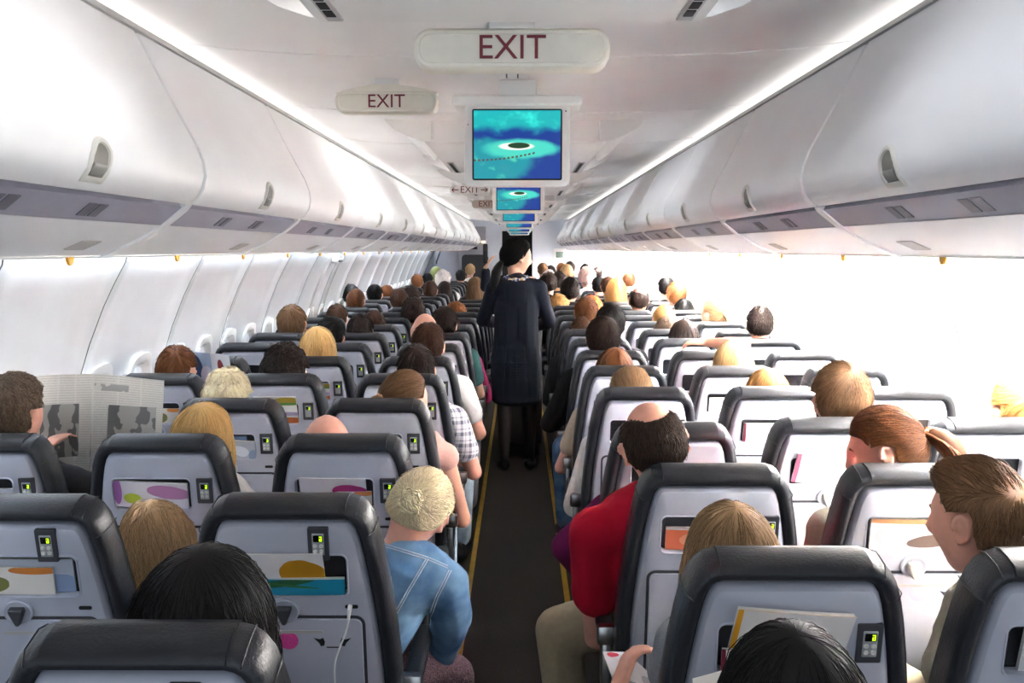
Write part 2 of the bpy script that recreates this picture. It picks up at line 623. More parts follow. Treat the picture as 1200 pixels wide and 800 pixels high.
def bin_meshes(side):
    bm = B()
    back = [(0.80, 1.76), (1.26, 1.835), (1.36, 1.95), (1.30, 2.10), (1.07, 2.115)]
    poly = [(0.872, 2.112)] + [(x + 0.012, z + 0.004) for x, z in BP[1:-1]] + [(0.772, 1.735)] + back
    prism(bm, [(u * side, v) for u, v in poly], 0.0, BL, lambda u, v, wv: Vector((u, wv, v)))
    body = mesh('bin_body', bm, True, 40)
    bm = B()
    n = 10
    L = BL - 0.012
    ys = [0.006, 0.012, 0.03, 0.2, 0.4, BL / 2, BL - 0.4, BL - 0.2, BL - 0.03, BL - 0.012, BL - 0.006]
    outer = []
    for yy in ys:
        e = min(yy - 0.006, BL - 0.006 - yy)
        d = 0.010 if e < 1e-5 else (0.002 if e < 0.008 else 0.0)
        outer.append([bm.verts.new((side * (x + d), yy, z)) for x, z in BP])
    inner = [[bm.verts.new((side * (x + 0.014), yy, z + 0.004)) for x, z in BP] for yy in (ys[0], ys[-1])]
    for i in range(len(ys) - 1):
        for j in range(len(BP) - 1):
            bm.faces.new((outer[i][j], outer[i + 1][j], outer[i + 1][j + 1], outer[i][j + 1]))
    for j in range(len(BP) - 1):
        bm.faces.new((outer[0][j], inner[0][j], inner[0][j + 1], outer[0][j + 1]))
        bm.faces.new((outer[-1][j], inner[1][j], inner[1][j + 1], outer[-1][j + 1]))
    door = mesh('bin_door', bm, True, 40)
    # latch: D-shaped recessed cup; plane at the lower bulge
    c = Vector((side * 0.7135, BL / 2, 1.772))
    nrm = Vector((-side * 0.99, 0, -0.12)).normalized()
    vup = Vector((side * -0.12, 0, 0.99)).normalized()
    uy = Vector((0, 1, 0))
    def mp(u, v, wv):
        zz = v
        # follow the door's curve
        z = c.z + v
        xs = BP[0][0]
        for (x0, z0), (x1, z1) in zip(BP, BP[1:]):
            if z1 <= z <= z0:
                xs = x1 + (x0 - x1) * (z - z1) / (z0 - z1)
        return Vector((side * (xs - wv), c.y + u, z))
    def dshape(r, h):
        pts = [(-r * 0.98, -h)]
        pts += [(-r, -h * 0.5)]
        pts += [(r * cos(pi - pi * k / 12), r * 0.95 * sin(pi * k / 12)) for k in range(13)]
        pts += [(r, -h * 0.5), (r * 0.98, -h)]
        return pts[::-1]
    bm = B(); rings_solid(bm, dshape(0.046, 0.036), [(0, -0.002), (0.0, 0.004), (0.003, 0.007), (0.009, 0.006), (0.011, 0.0015)], mp)
    rim = mesh('latch_rim', bm, True, 50)
    bm = B(); rings_solid(bm, dshape(0.034, 0.026), [(0, 0.000), (0.0, 0.0025), (0.006, 0.0022), (0.014, 0.002)], mp)
    cup = mesh('latch_cup', bm, True, 50)
    bm = B(); rings_solid(bm, rrect(-0.029, -0.025, 0.029, -0.004, 0.006, 3), [(0, 0.001), (0.0, 0.005), (0.003, 0.006)], mp)
    pad = mesh('latch_paddle', bm, True, 50)
    return body, door, rim, cup, pad


M_cup = mat('latch_cup_grey', '#77736d', 0.35, metal=0.3)
M_pad = mat('latch_paddle_grey', '#8f8d8a', 0.3, metal=0.4)
M_rim = mat('latch_rim_ivory', '#dcd9d2', 0.4)


def psu_meshes(side):
    """grey band and white lower panel that run under one bin, with the rib at its far end"""
    a, b, c_ = (0.762, 1.716), (0.812, 1.676), (0.958, 1.605)
    bm = B()
    prism(bm, [(side * a[0], a[1]), (side * b[0], b[1]), (side * (b[0] + 0.012), b[1] + 0.02), (side * (a[0] + 0.012), a[1] + 0.02)], 0.02, BL - 0.02, lambda u, v, wv: Vector((u, wv, v)))
    band = mesh('grey_band', bm, False)
    bm = B()
    mid1 = (0.870, 1.642)
    pts = [(b[0] - 0.002, b[1] - 0.001), mid1, c_, (0.98, 1.612), (0.87, 1.652), (0.83, 1.672)]
    prism(bm, [(side * x, z) for x, z in pts], 0.0, BL, lambda u, v, wv: Vector((u, wv, v)))
    low = mesh('lower_panel', bm, True, 40)
    bm = B()
    path = [(0.752, 1.722), (0.762, 1.710), (0.790, 1.688), (0.815, 1.669), (0.865, 1.638), (0.915, 1.617), (0.960, 1.599)]
    bk = [(x + 0.01, z + 0.02) for x, z in path[::-1]]
    prism(bm, [(side * x, z) for x, z in path + bk], BL - 0.022, BL + 0.022, lambda u, v, wv: Vector((u, wv, v)))
    rib = mesh('rib', bm, True, 40)
    def mp(u, v, wv):
        t = v
        x = a[0] + (b[0] - a[0]) * t; z = a[1] + (b[1] - a[1]) * t
        return Vector((side * (x - 0.62 * wv), u, z - 0.78 * wv))
    bm = B()
    for k in range(2):
        prism(bm, [(-0.045 + k * 0.05, 0.25), (-0.005 + k * 0.05, 0.25), (-0.005 + k * 0.05, 0.8), (-0.045 + k * 0.05, 0.8)], 0.0, 0.002, mp)
    sign = mesh('lamp_sign', bm, False)
    bm = B()
    def mp2(u, v, wv):
        x = mid1[0] + (c_[0] - mid1[0]) * v; z = mid1[1] + (c_[1] - mid1[1]) * v
        return Vector((side * (x - 0.4 * wv), u, z - 0.9 * wv))
    prism(bm, rrect(-0.05, 0.1, 0.05, 0.6, 0.02, 3), 0, 0.002, mp2)
    ventm = mesh('air_slot', bm, False)
    return band, low, rib, sign, ventm


M_psign = mat('service_sign_dark', '#6d6c78', 0.4)
for side, first, nm in ((-1, 1.86, 'left'), (1, 2.01, 'right')):
    body, door, rim, cup, pad = bin_meshes(side)
    band, low, rib, sign, slot = psu_meshes(side)
    k0 = -2
    i = 0
    for k in range(-2, 16):
        yc = first + k * BL
        y = yc - BL / 2
        if y + BL < 0.2 or y + BL > 20.2: continue
        on = ORD[i]
        b = empty('overhead_bin', (0, y, 0))
        tag(b, 'closed white overhead bin, %s from the camera in the %s row' % (on, nm), 'overhead bin', 'overhead bins on the %s' % nm)
        obj('body', body, M_bin, b); obj('door', door, M_bin, b)
        l_ = obj('latch', rim, M_rim, b)
        obj('cup', cup, M_cup, l_); obj('paddle', pad, M_pad, l_)
        p = empty('passenger_service_unit', (0, y, 0))
        tag(p, 'grey and white service panel strip under the %s %s overhead bin from the camera' % (on, nm), 'service unit', 'service units on the %s' % nm)
        obj('grey_band', band, M_band, p); obj('lower_panel', low, M_bin, p); obj('rib', rib, M_bin, p)
        for q in (0.33, 0.62):
            obj('lamp_sign', sign, M_psign, p, (0, q * BL, 0))
        obj('air_slot', slot, M_rail, p, (0, 0.8 * BL, 0))
        i += 1
    # thin grey rail between bins and ceiling
    bm = B(); prism(bm, [(side * x, z) for x, z in ((0.858, 2.122), (0.885, 2.150), (0.905, 2.150), (0.90, 2.120), (0.875, 2.117))], 0.2, 20.2, lambda u, v, wv: Vector((u, wv, v)))
    struct('trim_%d' % (3 if side < 0 else 4), mesh('rail', bm, True, 50), M_rail)
    # row markers
    bm = B()
    prism(bm, [(0.016 * cos(pi + pi * k / 10), 0.018 * sin(pi + pi * k / 10)) for k in range(11)], 0, 0.006, lambda u, v, wv: Vector((wv, u, v)))
    mk = mesh('row_marker', bm, False)
    for k in range(23):
        yy = (2.30 if side < 0 else 2.36) + 0.725 * k
        if yy > 18.6: break
        tag(obj('row_marker', mk, M_yellow, None, (side * 0.958 - 0.003, yy, 1.603)), 'small yellow row marker, %s from the camera under the %s bins' % (ORD[k], nm), 'row marker', 'yellow row markers')

# ================================================================== CEILING FITTINGS
def soffit(y0, y1, label):
    r = empty('ceiling_soffit', (0.0, y0, 2.07))
    tag(r, label, 'ceiling panel')
    L = y1 - y0
    bm = B()
    rings_solid(bm, rrect(-0.36, 0.01, 0.36, L - 0.005, 0.02, 3), [(0.0, 0.11), (0.0, 0.010)], lambda u, v, wv: Vector((u, v, wv)))
    rings_solid(bm, rrect(-0.386, 0.0, 0.386, L, 0.02, 3), [(0.0, 0.0125), (0.0, 0.006), (0.006, 0.0)], lambda u, v, wv: Vector((u, v, wv)))
    obj('panel', mesh('panel', bm, True, 40), M_white, r)
    for s in (-1, 1):
        bm = B()
        pts = [(0.47, 0.062), (0.50, 0.075), (0.545, 0.108), (0.46, 0.108)]
        a = [bm.verts.new((s * x, 0.03, z)) for x, z in pts]
        b = [bm.verts.new((s * x, L - 0.03, z)) for x, z in pts]
        n = len(pts)
        for i in range(n): bm.faces.new((a[i], a[(i + 1) % n], b[(i + 1) % n], b[i]))
        bm.faces.new(a[::-1]); bm.faces.new(b)
        cap_ = [(0.36, 0.004), (0.40, 0.010), (0.46, 0.030), (0.52, 0.062), (0.56, 0.105), (0.36, 0.108)]
        prism(bm, [(s * x, z) for x, z in cap_], 0.0, 0.014, lambda u, v, wv: Vector((u, wv, v)))
        prism(bm, [(s * x, z) for x, z in cap_], L - 0.014, L, lambda u, v, wv: Vector((u, wv, v)))
        obj('cheek', mesh('cheek', bm, True, 50), M_white, r)
        bm = B()
        v0, v1 = max(L - 0.75, 0.05), L - 0.035
        box(bm, (s * 0.342 - 0.016, v0, -0.004), (s * 0.342 + 0.016, v1, 0.004), 0.002)
        v = obj('air_vent', mesh('air_vent', bm), M_rail, r)
        bm = B()
        ns = 10
        for k in range(ns):
            t = v0 + 0.03 + (v1 - v0 - 0.06) * k / ns
            box(bm, (s * 0.342 - 0.009, t, -0.006), (s * 0.342 + 0.009, t + (v1 - v0 - 0.06) / ns * 0.75, 0.001))
        obj('grille', mesh('grille', bm, False), M_black, v)
        # added fill light hidden above the panel's edge, only there to brighten the bins
        area('bin_fill_light', (s * 0.372, (y0 + y1) / 2, 2.107), (0, radians(-58 * s), 0), 0.035, L - 0.06, BIN_FILL * L * (1.0 if s < 0 else 0.62), (1, 0.985, 0.965) if s < 0 else (0.88, 0.93, 1.0), 92)


soffit(-0.6, 2.16, 'wide white ceiling panel nearest the camera with side air vents')
PER = [(4.55, 6.3), (7.4, 8.95), (10.0, 11.5), (12.6, 14.1), (15.2, 16.7), (17.8, 19.4)]
for i, (a, b) in enumerate(PER):
    soffit(a, b, 'white lowered ceiling panel with air vents, behind the %s screen from the camera' % ORD[i])
# spine rib between panels
for i, (a, b) in enumerate([(2.16, 3.3)]):
    sp = empty('ceiling_spine', (0, a, 2.15))
    tag(sp, 'narrow ribbed spine along the ceiling above the nearest screen', 'ceiling spine')
    bm = B(); box(bm, (-0.045, 0, -0.006), (0.045, b - a, 0.02), 0.003); obj('cover', mesh('spine', bm), M_white, sp)
    bm = B()
    for x in (-0.022, 0.012):
        box(bm, (x, 0, -0.008), (x + 0.004, b - a, -0.004))
    obj('groove', mesh('groove', bm, False), M_gap, sp)

# screen picture: aerial view of an islet in a lagoon, all procedural
M_screen = bpy.data.materials.new('screen_picture'); M_screen.use_nodes = True
nt = M_screen.node_tree; nd = nt.nodes; lk = nt.links
bs = nd['Principled BSDF']
uv = nd.new('ShaderNodeTexCoord')
sep = nd.new('ShaderNodeSeparateXYZ'); lk.new(uv.outputs['UV'], sep.inputs[0])
nz = nd.new('ShaderNodeTexNoise'); nz.inputs['Scale'].default_value = 5; nz.inputs['Detail'].default_value = 6
lk.new(uv.outputs['UV'], nz.inputs['Vector'])


def mth(op, a, b=None, c=None, clamp=False):
    n = nd.new('ShaderNodeMath'); n.operation = op; n.use_clamp = clamp
    for i, x in enumerate((a, b, c)):
        if x is None: continue
        if isinstance(x, (int, float)): n.inputs[i].default_value = x
        else: lk.new(x, n.inputs[i])
    return n.outputs[0]


def mixc(f, a, b):
    n = nd.new('ShaderNodeMix'); n.data_type = 'RGBA'
    lk.new(f, n.inputs['Factor'])
    for k, x in ((6, a), (7, b)):
        if isinstance(x, str): n.inputs[k].default_value = lin(x)
        else: lk.new(x, n.inputs[k])
    return n.outputs[2]


U, V = sep.outputs[0], sep.outputs[1]
NZ = mth('MULTIPLY', mth('SUBTRACT', nz.outputs['Fac'], 0.5), 0.35)


def sstep(x, lo, hi):
    n = nd.new('ShaderNodeMapRange'); n.interpolation_type = 'SMOOTHSTEP'
    lk.new(x, n.inputs[0]); n.inputs[1].default_value = lo; n.inputs[2].default_value = hi
    return n.outputs[0]


def ell(cx, cy, rx, ry, jit=1.0):
    a = mth('DIVIDE', mth('SUBTRACT', U, cx), rx); b = mth('DIVIDE', mth('SUBTRACT', V, cy), ry)
    d = mth('SQRT', mth('ADD', mth('MULTIPLY', a, a), mth('MULTIPLY', b, b)))
    return mth('ADD', d, mth('MULTIPLY', NZ, jit))


Vn = mth('ADD', V, mth('MULTIPLY', NZ, 0.5))
c1 = mixc(sstep(Vn, 0.66, 0.80), '#0b2f7c', '#0f9a9c')
c1 = mixc(sstep(nz.outputs['Fac'], 0.5, 0.75), c1, mixc(sstep(Vn, 0.62, 0.85), '#0a2c78', '#35d3c6'))
reef = sstep(ell(0.12, 0.26, 0.62, 0.36, 1.6), 1.05, 0.75)
c2 = mixc(reef, c1, '#137f8c')
reef2 = sstep(ell(0.55, 0.44, 0.46, 0.15, 1.2), 1.1, 0.7)
c3 = mixc(reef2, c2, '#3fb8a8')
c3 = mixc(sstep(nz.outputs['Fac'], 0.52, 0.7), c3, mixc(reef, c3, '#46b79a'))
c4 = mixc(sstep(ell(0.49, 0.475, 0.215, 0.058, 0.5), 1.05, 0.8), c3, '#dfe9d2')
c5 = mixc(sstep(ell(0.52, 0.487, 0.135, 0.046, 0.5), 1.05, 0.85), c4, '#17351f')
# row of stilt huts
curve = mth('ADD', 0.27, mth('MULTIPLY', mth('MULTIPLY', U, U), 0.22))
dist = mth('ABSOLUTE', mth('SUBTRACT', V, curve))
dots = mth('MULTIPLY', mth('LESS_THAN', dist, 0.014), mth('GREATER_THAN', mth('SINE', mth('MULTIPLY', U, 130.0)), -0.2))
dots = mth('MULTIPLY', dots, mth('LESS_THAN', U, 0.72))
c6 = mixc(dots, c5, '#4a4038')
bs.inputs['Base Color'].default_value = (0, 0, 0, 1)
bs.inputs['Roughness'].default_value = 0.25
lk.new(c6, bs.inputs['Emission Color']); bs.inputs['Emission Strength'].default_value = 0.95


def quad_uv(bm, w, h, y):
    uvl = bm.loops.layers.uv.new('UVMap')
    vs = [bm.verts.new((x, y, z)) for x, z in ((-w / 2, -h / 2), (w / 2, -h / 2), (w / 2, h / 2), (-w / 2, h / 2))]
    f = bm.faces.new(vs)
    for l, c in zip(f.loops, ((0, 0), (1, 0), (1, 1), (0, 1))): l[uvl].uv = c


def monitor_meshes():
    fr = lambda u, v, wv: Vector((u, -wv, v))
    bm = B(); rings_solid(bm, rrect(-0.163, -0.128, 0.163, 0.128, 0.022), [(0.01, -0.05), (0.0, -0.035), (0.0, 0.012), (0.008, 0.018)], fr)
    hous = mesh('housing', bm, True, 40)
    bm = B(); rings_solid(bm, rrect(-0.139, -0.109, 0.139, 0.109, 0.006), [(0, 0.0), (0, 0.0195), (0.002, 0.0205)], fr)
    bez = mesh('bezel', bm, True, 40)
    bm = B(); quad_uv(bm, 0.268, 0.208, -0.0212)
    scr = mesh('screen', bm, False)
    bm = B(); rings_solid(bm, rrect(-0.20, 0.118, 0.20, 0.150, 0.012), [(0, -0.12), (0, 0.03), (0.006, 0.036)], fr)
    box(bm, (-0.06, -0.01, 0.14), (0.06, 0.10, 0.20), 0.01)
    br = mesh('bracket', bm, True, 40)
    bm = B(); box(bm, (0.148, -0.021, 0.100), (0.152, -0.016, 0.104)); box(bm, (-0.153, -0.021, 0.06), (-0.150, -0.016, 0.063))
    sc = mesh('sensor', bm, False)
    return hous, bez, scr, br, sc


hous, bez, scr, br, sc = monitor_meshes()
for i, yy in enumerate((3.33, 6.7, 9.3, 11.9, 14.5, 17.1)):
    m = empty('drop_down_screen', (0.012, yy, 1.972 - 0.03 * (i == 0)))
    tag(m, 'white drop-down video screen showing a lagoon islet, %s from the camera' % ORD[i], 'screen', 'drop-down video screens')
    obj('housing', hous, M_white, m); b = obj('bezel', bez, M_black, m); obj('screen', scr, M_screen, b)
    obj('bracket', br, M_white, m)
    if i < 2: obj('sensor', sc, M_dark, m)


def exit_sign(px0, px1, py0, py1, Y, txt, thpx, label, arrows=False, col=None, txoff=0.0, hood=False, mount_top=2.172):
    th = thpx * Y / FPX / 0.70
    a = P(px0, py1, Y); b = P(px1, py0, Y)
    w_ = b.x - a.x; h_ = b.z - a.z
    s = empty('exit_sign', ((a.x + b.x) / 2, Y, (a.z + b.z) / 2))
    tag(s, label, 'exit sign', 'exit signs on the ceiling')
    fr = lambda u, v, wv: Vector((u, -wv, v))
    r = min(h_ * 0.42, 0.04)
    bm = B(); rings_solid(bm, rrect(-w_ / 2, -h_ / 2, w_ / 2, h_ / 2, r), [(0.0, -0.05), (0, 0.0), (0.006, 0.010), (0.012, 0.011), (0.014, 0.008)], fr)
    obj('housing', mesh('housing', bm, True, 40), col or M_sign, s)
    me = text_mesh(txt, th, 0.001)
    obj('lettering', me, M_red, s, (txoff, -0.0105, 0), (pi / 2, 0, 0))
    if arrows:
        bm = B()
        for sg in (-1, 1):
            x = sg * w_ * 0.36
            t = th * 0.35
            box(bm, (x - t, -0.0115, -0.003), (x + t, -0.0095, 0.003))
            for q in (-1, 1):
                tube(bm, [(x + sg * t, -0.0105, 0), (x + sg * t * 0.3, -0.0105, q * t * 0.7)], 0.003, 6)
        obj('arrow', mesh('arrow', bm, False), M_red, s)
    # neck that carries the sign under the ceiling
    top = (mount_top - s.location.z)
    bm = B(); box(bm, (-w_ * 0.12, -0.0, h_ / 2 - 0.02), (w_ * 0.12, 0.045, top + 0.01), 0.008)
    obj('mount', mesh('mount', bm), M_white, s)
    if hood:
        bm = B()
        n = 14
        pts = [(-w_ / 2 + w_ * k / n, h_ / 2 - 0.006 + 0.026 * sin(pi * k / n)) for k in range(n + 1)]
        prism(bm, pts + [(w_ / 2 - 0.01, h_ / 2 - 0.02), (-w_ / 2 + 0.01, h_ / 2 - 0.02)], -0.045, 0.006, fr)
        obj('hood', mesh('hood', bm, True, 40), M_sign, s)
    return s


exit_sign(485, 715, 33, 82, 2.20, 'EXIT', 27, 'large ivory sign reading EXIT in dark red, hung at the top centre', mount_top=2.08)
exit_sign(393, 513, 106, 133, 3.45, 'EXIT', 15, 'small ivory sign reading EXIT set left of the nearest screen', hood=True)
exit_sign(527, 574, 217.5, 227.5, 7.2, 'EXIT', 7.6, 'white sign reading EXIT between two red arrows', arrows=True, col=M_white)
exit_sign(553, 590, 234, 244, 9.7, 'EXIT', 6.5, 'small beige EXIT sign beyond the arrow sign, half behind a screen', col=mat('sign_beige', '#cbbfae', 0.4), txoff=-0.01)

# ================================================================== SEATS
YL = [1.56 + 0.78 * n for n in range(23)]
YR = [1.90 + 0.78 * n for n in range(23)]
ZTOP = 1.050
CX = {('L', 'a'): -0.515, ('L', 'm'): -1.065, ('L', 'w'): -1.60, ('R', 'a'): 0.525, ('R', 'm'): 1.055, ('R', 'w'): 1.585}
REC = radians(10.5)


def bp(u, v, wv, r=REC):
    """seat-back coordinates: u across, v down from the top edge, wv out towards the row behind"""
    return Vector((u, v * sin(r) - wv * cos(r), ZTOP - v * cos(r) - wv * sin(r)))


HALF = [(0.128, 0.0), (0.148, 0.006), (0.165, 0.020), (0.178, 0.042), (0.187, 0.072), (0.196, 0.12), (0.205, 0.18), (0.215, 0.26), (0.223, 0.34), (0.229, 0.43), (0.231, 0.54), (0.228, 0.62), (0.215, 0.655)]
HALF = [(u * 1.075, v) for u, v in HALF]
OUTL = HALF + [(-u, v) for u, v in HALF[::-1]]
bm = B()
rings_solid(bm, OUTL, [(0.040, -0.084), (0.012, -0.082), (0.002, -0.068), (0.0, -0.040), (0.0, -0.010), (0.004, 0.010), (0.012, 0.020), (0.024, 0.020), (0.033, 0.008), (0.038, -0.004)], bp)
ME_back = mesh('backrest', bm, True, 60)
# stitched cover over the top roll
bm = B()
nseg = 12
prof = []
for k, (d, wv) in enumerate([(0.030, -0.087), (0.005, -0.078), (-0.005, -0.05), (-0.006, -0.02), (-0.002, 0.010), (0.009, 0.0235), (0.014, 0.0240)]):
    prof.append((d, wv))
a = [[bm.verts.new(bp(-0.1375 + 0.275 * i / nseg, d, wv)) for d, wv in prof] for i in range(nseg + 1)]
for i in range(nseg):
    for j in range(len(prof) - 1):
        bm.faces.new((a[i][j], a[i + 1][j], a[i + 1][j + 1], a[i][j + 1]))
low = [[bm.verts.new(bp(-0.1375 + 0.275 * i / nseg, max(d, 0.008) + 0.002, wv * 0.8)) for d, wv in prof] for i in (0, nseg)]
for e, r_ in ((a[0], low[0]), (a[-1], low[1])):
    for j in range(len(prof) - 1):
        bm.faces.new((e[j], e[j + 1], r_[j + 1], r_[j]))
# corner seams
ME_cover = mesh('headrest_cover', bm, True, 60)
ME_seam = []
for s in (-1, 1):
    bm = B()
    tube(bm, [bp(s * 0.161, 0.012, -0.075), bp(s * 0.1635, 0.003, -0.05), bp(s * 0.1635, 0.004, 0.0), bp(s * 0.160, 0.018, 0.0205), bp(s * 0.154, 0.036, 0.014)], 0.0014, 6)
    tube(bm, [bp(s * 0.197, 0.065, -0.075), bp(s * 0.201, 0.063, -0.05), bp(s * 0.200, 0.063, 0.0), bp(s * 0.188, 0.067, 0.0205), bp(s * 0.170, 0.073, 0.014)], 0.0014, 6)
    ME_seam.append(mesh('seam', bm, True))

SH = inset(OUTL, 0.039)


def shell_mesh(u0, u1, v0, v1):
    bm = B()
    rings_solid(bm, SH, [(0.0, -0.02), (0.0, 0.004), (0.003, 0.014), (0.009, 0.021), (0.020, 0.0245)], bp, cap1=False)
    n = len(SH)
    bm.verts.ensure_lookup_table()
    ring = list(bm.verts)[-n:]
    hole = [bm.verts.new(bp(u, v, 0.0245)) for u, v in rrect(u0, v0, u1, v1, 0.014)]
    es = []
    for r in (ring, hole):
        for i in range(len(r)):
            e = bm.edges.get((r[i], r[(i + 1) % len(r)])) or bm.edges.new((r[i], r[(i + 1) % len(r)]))
            es.append(e)
    bmesh.ops.triangle_fill(bm, use_beauty=True, use_dissolve=False, edges=es)
    return mesh('back_shell', bm, True, 30)


VAR = {'high': (-0.142, 0.135, 0.114, 0.214, 0.052, 0.044), 'side': (-0.138, 0.095, 0.114, 0.214, 0.116, 0.110)}
DV = -0.026
ME_shell = {k: shell_mesh(v[0], v[1], v[2], v[3]) for k, v in VAR.items()}
ME_pocket = {}
for k, (u0, u1, v0, v1, cu, cv) in VAR.items():
    bm = B()
    # dark liner and the pale lip round the opening
    prism(bm, rrect(u0 + 0.002, v0 + 0.002, u1 - 0.002, v1 - 0.002, 0.012), -0.0075, -0.004, bp, 0)
    lip = rrect(u0 - 0.005, v0 - 0.005, u1 + 0.005, v1 + 0.005, 0.018); li = rrect(u0, v0, u1, v1, 0.014)
    loops = [[bm.verts.new(bp(u, v, d)) for u, v in q] for q, d in ((lip, 0.0240), (inset(lip, 0.0015), 0.0275), (inset(lip, 0.004), 0.0275), (li, 0.0235), (li, 0.0))]
    n = len(lip)
    for i in range(len(loops) - 1):
        for j in range(n):
            bm.faces.new((loops[i][j], loops[i][(j + 1) % n], loops[i + 1][(j + 1) % n], loops[i + 1][j])).material_index = 1
    ME_pocket[k] = mesh('literature_pocket', bm, True, 40)
bm = B()
tr = rrect(-0.170, 0.268, 0.170, 0.58, 0.02)
rings_solid(bm, tr, [(0, 0.015), (0.0, 0.0262), (0.004, 0.0262), (0.0045, 0.029), (0.0055, 0.0315), (0.012, 0.0320)], bp)
for f in bm.faces:
    if all(abs((v.co - bp(0, v.co.z, 0)).length) >= 0 for v in f.verts): pass
ME_tray = mesh('tray_table', bm, True, 40)
for p in ME_tray.polygons:
    # the outermost flat step reads as the dark gap round the table
    pass
bm = B()
loops = [[bm.verts.new(bp(u, v, d)) for u, v in q] for q, d in ((inset(tr, -0.003), 0.0240), (inset(tr, -0.003), 0.0268), (inset(tr, 0.0042), 0.0268))]
for i in range(2):
    for j in range(len(tr)):
        bm.faces.new((loops[i][j], loops[i][(j + 1) % len(tr)], loops[i + 1][(j + 1) % len(tr)], loops[i + 1][j]))
ME_tgap = mesh('edge_gap', bm, False)
bm = B()
prism(bm, rrect(-0.05, 0.300, 0.075, 0.308, 0.003, 3), 0.031, 0.0328, bp)
ME_tgrip = mesh('card_slot', bm, False)
# swivel latch: triangular knob in a round dish
bm = B()
dish = [(-0.01 + 0.034 * cos(2 * pi * k / 24), 0.251 + 0.030 * sin(2 * pi * k / 24)) for k in range(24)]
rings_solid(bm, dish, [(0, 0.015), (0, 0.0325), (0.003, 0.034), (0.006, 0.0325), (0.009, 0.0305)], bp)
ME_dish = mesh('latch', bm, True, 40)
bm = B()
tri = [(-0.010, 0.281), (-0.015, 0.278), (-0.027, 0.247), (-0.026, 0.238), (0.006, 0.238), (0.007, 0.247), (-0.005, 0.278)]
rings_solid(bm, tri, [(0, 0.030), (0, 0.044), (0.003, 0.047)], bp)
ME_knob = mesh('knob', bm, True, 40)
bm = B(); prism(bm, rrect(0.128, 0.238, 0.158, 0.247, 0.004, 3), 0.02, 0.0262, bp)
ME_usb = mesh('socket', bm, False)


def ctl_meshes(cu, cv):
    bm = B(); rings_solid(bm, rrect(cu, cv, cu + 0.047, cv + 0.080, 0.003, 3), [(0, 0.02), (0, 0.0285), (0.0015, 0.030)], bp)
    plate = mesh('control_panel', bm, True, 40)
    bm = B(); rings_solid(bm, rrect(cu + 0.010, cv + 0.013, cu + 0.037, cv + 0.066, 0.002, 3), [(0, 0.028), (0, 0.0310), (0.001, 0.0316)], bp)
    face = mesh('keypad', bm, True, 40)
    bm = B(); prism(bm, rrect(cu + 0.013, cv + 0.017, cu + 0.035, cv + 0.033, 0.001, 2), 0.031, 0.0325, bp)
    disp = mesh('display', bm, False)
    bm = B()
    x, y = cu + 0.0265, cv + 0.0195
    for (a, b, c, d) in ((0, 0, 0.006, 0.002), (0, 0.0052, 0.006, 0.0068), (0, 0.0096, 0.006, 0.0115), (0.0042, 0, 0.006, 0.0115), (0.0, 0.005, 0.0018, 0.0115)):
        prism(bm, [(x + a, y + b), (x + c, y + b), (x + c, y + d), (x + a, y + d)], 0.0324, 0.0330, bp)
    dig = mesh('digit', bm, False)
    btns = []
    for i in range(2):
        for j in range(2):
            bx, by = cu + 0.0165 + 0.0135 * i, cv + 0.043 + 0.013 * j
            bm = B()
            rings_solid(bm, [(bx + 0.0048 * cos(2 * pi * k / 14), by + 0.0048 * sin(2 * pi * k / 14)) for k in range(14)], [(0, 0.031), (0, 0.0335), (0.0012, 0.0342), (0.0025, 0.0335)], bp)
            btns.append(mesh('button', bm, True, 40))
    return plate, face, disp, dig, btns


CTL = {k: ctl_meshes(v[4], v[5]) for k, v in VAR.items()}
# cushion, armrest, leg
bm = B(); box(bm, (-0.225, 0.16, 0.36), (0.225, 0.64, 0.475), 0.045, 3)
ME_cush = mesh('seat_cushion', bm, True, 60)
bm = B(); box(bm, (-0.225, 0.13, 0.29), (0.225, 0.60, 0.36), 0.012, 2)
ME_pan = mesh('seat_pan', bm, True, 40)


def arm_mesh():
    bm = B()
    box(bm, (-0.024, 0.15, 0.545), (0.024, 0.52, 0.588), 0.016, 3)
    return mesh('armrest', bm, True, 60)


ME_arm = arm_mesh()
bm = B()
box(bm, (-0.014, 0.15, 0.36), (0.014, 0.21, 0.560), 0.006)
ME_armpost = mesh('armrest_post', bm, True, 40)
bm = B(); box(bm, (-0.027, 0.135, 0.538), (0.027, 0.175, 0.592), 0.008); ME_armcap = mesh('end_cap', bm, True, 40)
bm = B()
tube(bm, [(0, 0.20, 0.31), (0, 0.14, 0.15), (0, 0.06, 0.03)], [0.018, 0.016, 0.015], 10)
ME_leg1 = mesh('rear_leg', bm, True, 50)
bm = B()
tube(bm, [(0, 0.50, 0.31), (0, 0.53, 0.15), (0, 0.55, 0.03)], [0.018, 0.016, 0.015], 10)
ME_leg2 = mesh('front_leg', bm, True, 50)
bm = B(); box(bm, (-0.022, 0.02, 0.0), (0.022, 0.62, 0.032), 0.008); tube(bm, [(0, 0.10, 0.09), (0, 0.50, 0.27)], 0.010, 8)
ME_foot = mesh('floor_rail', bm, True, 40)

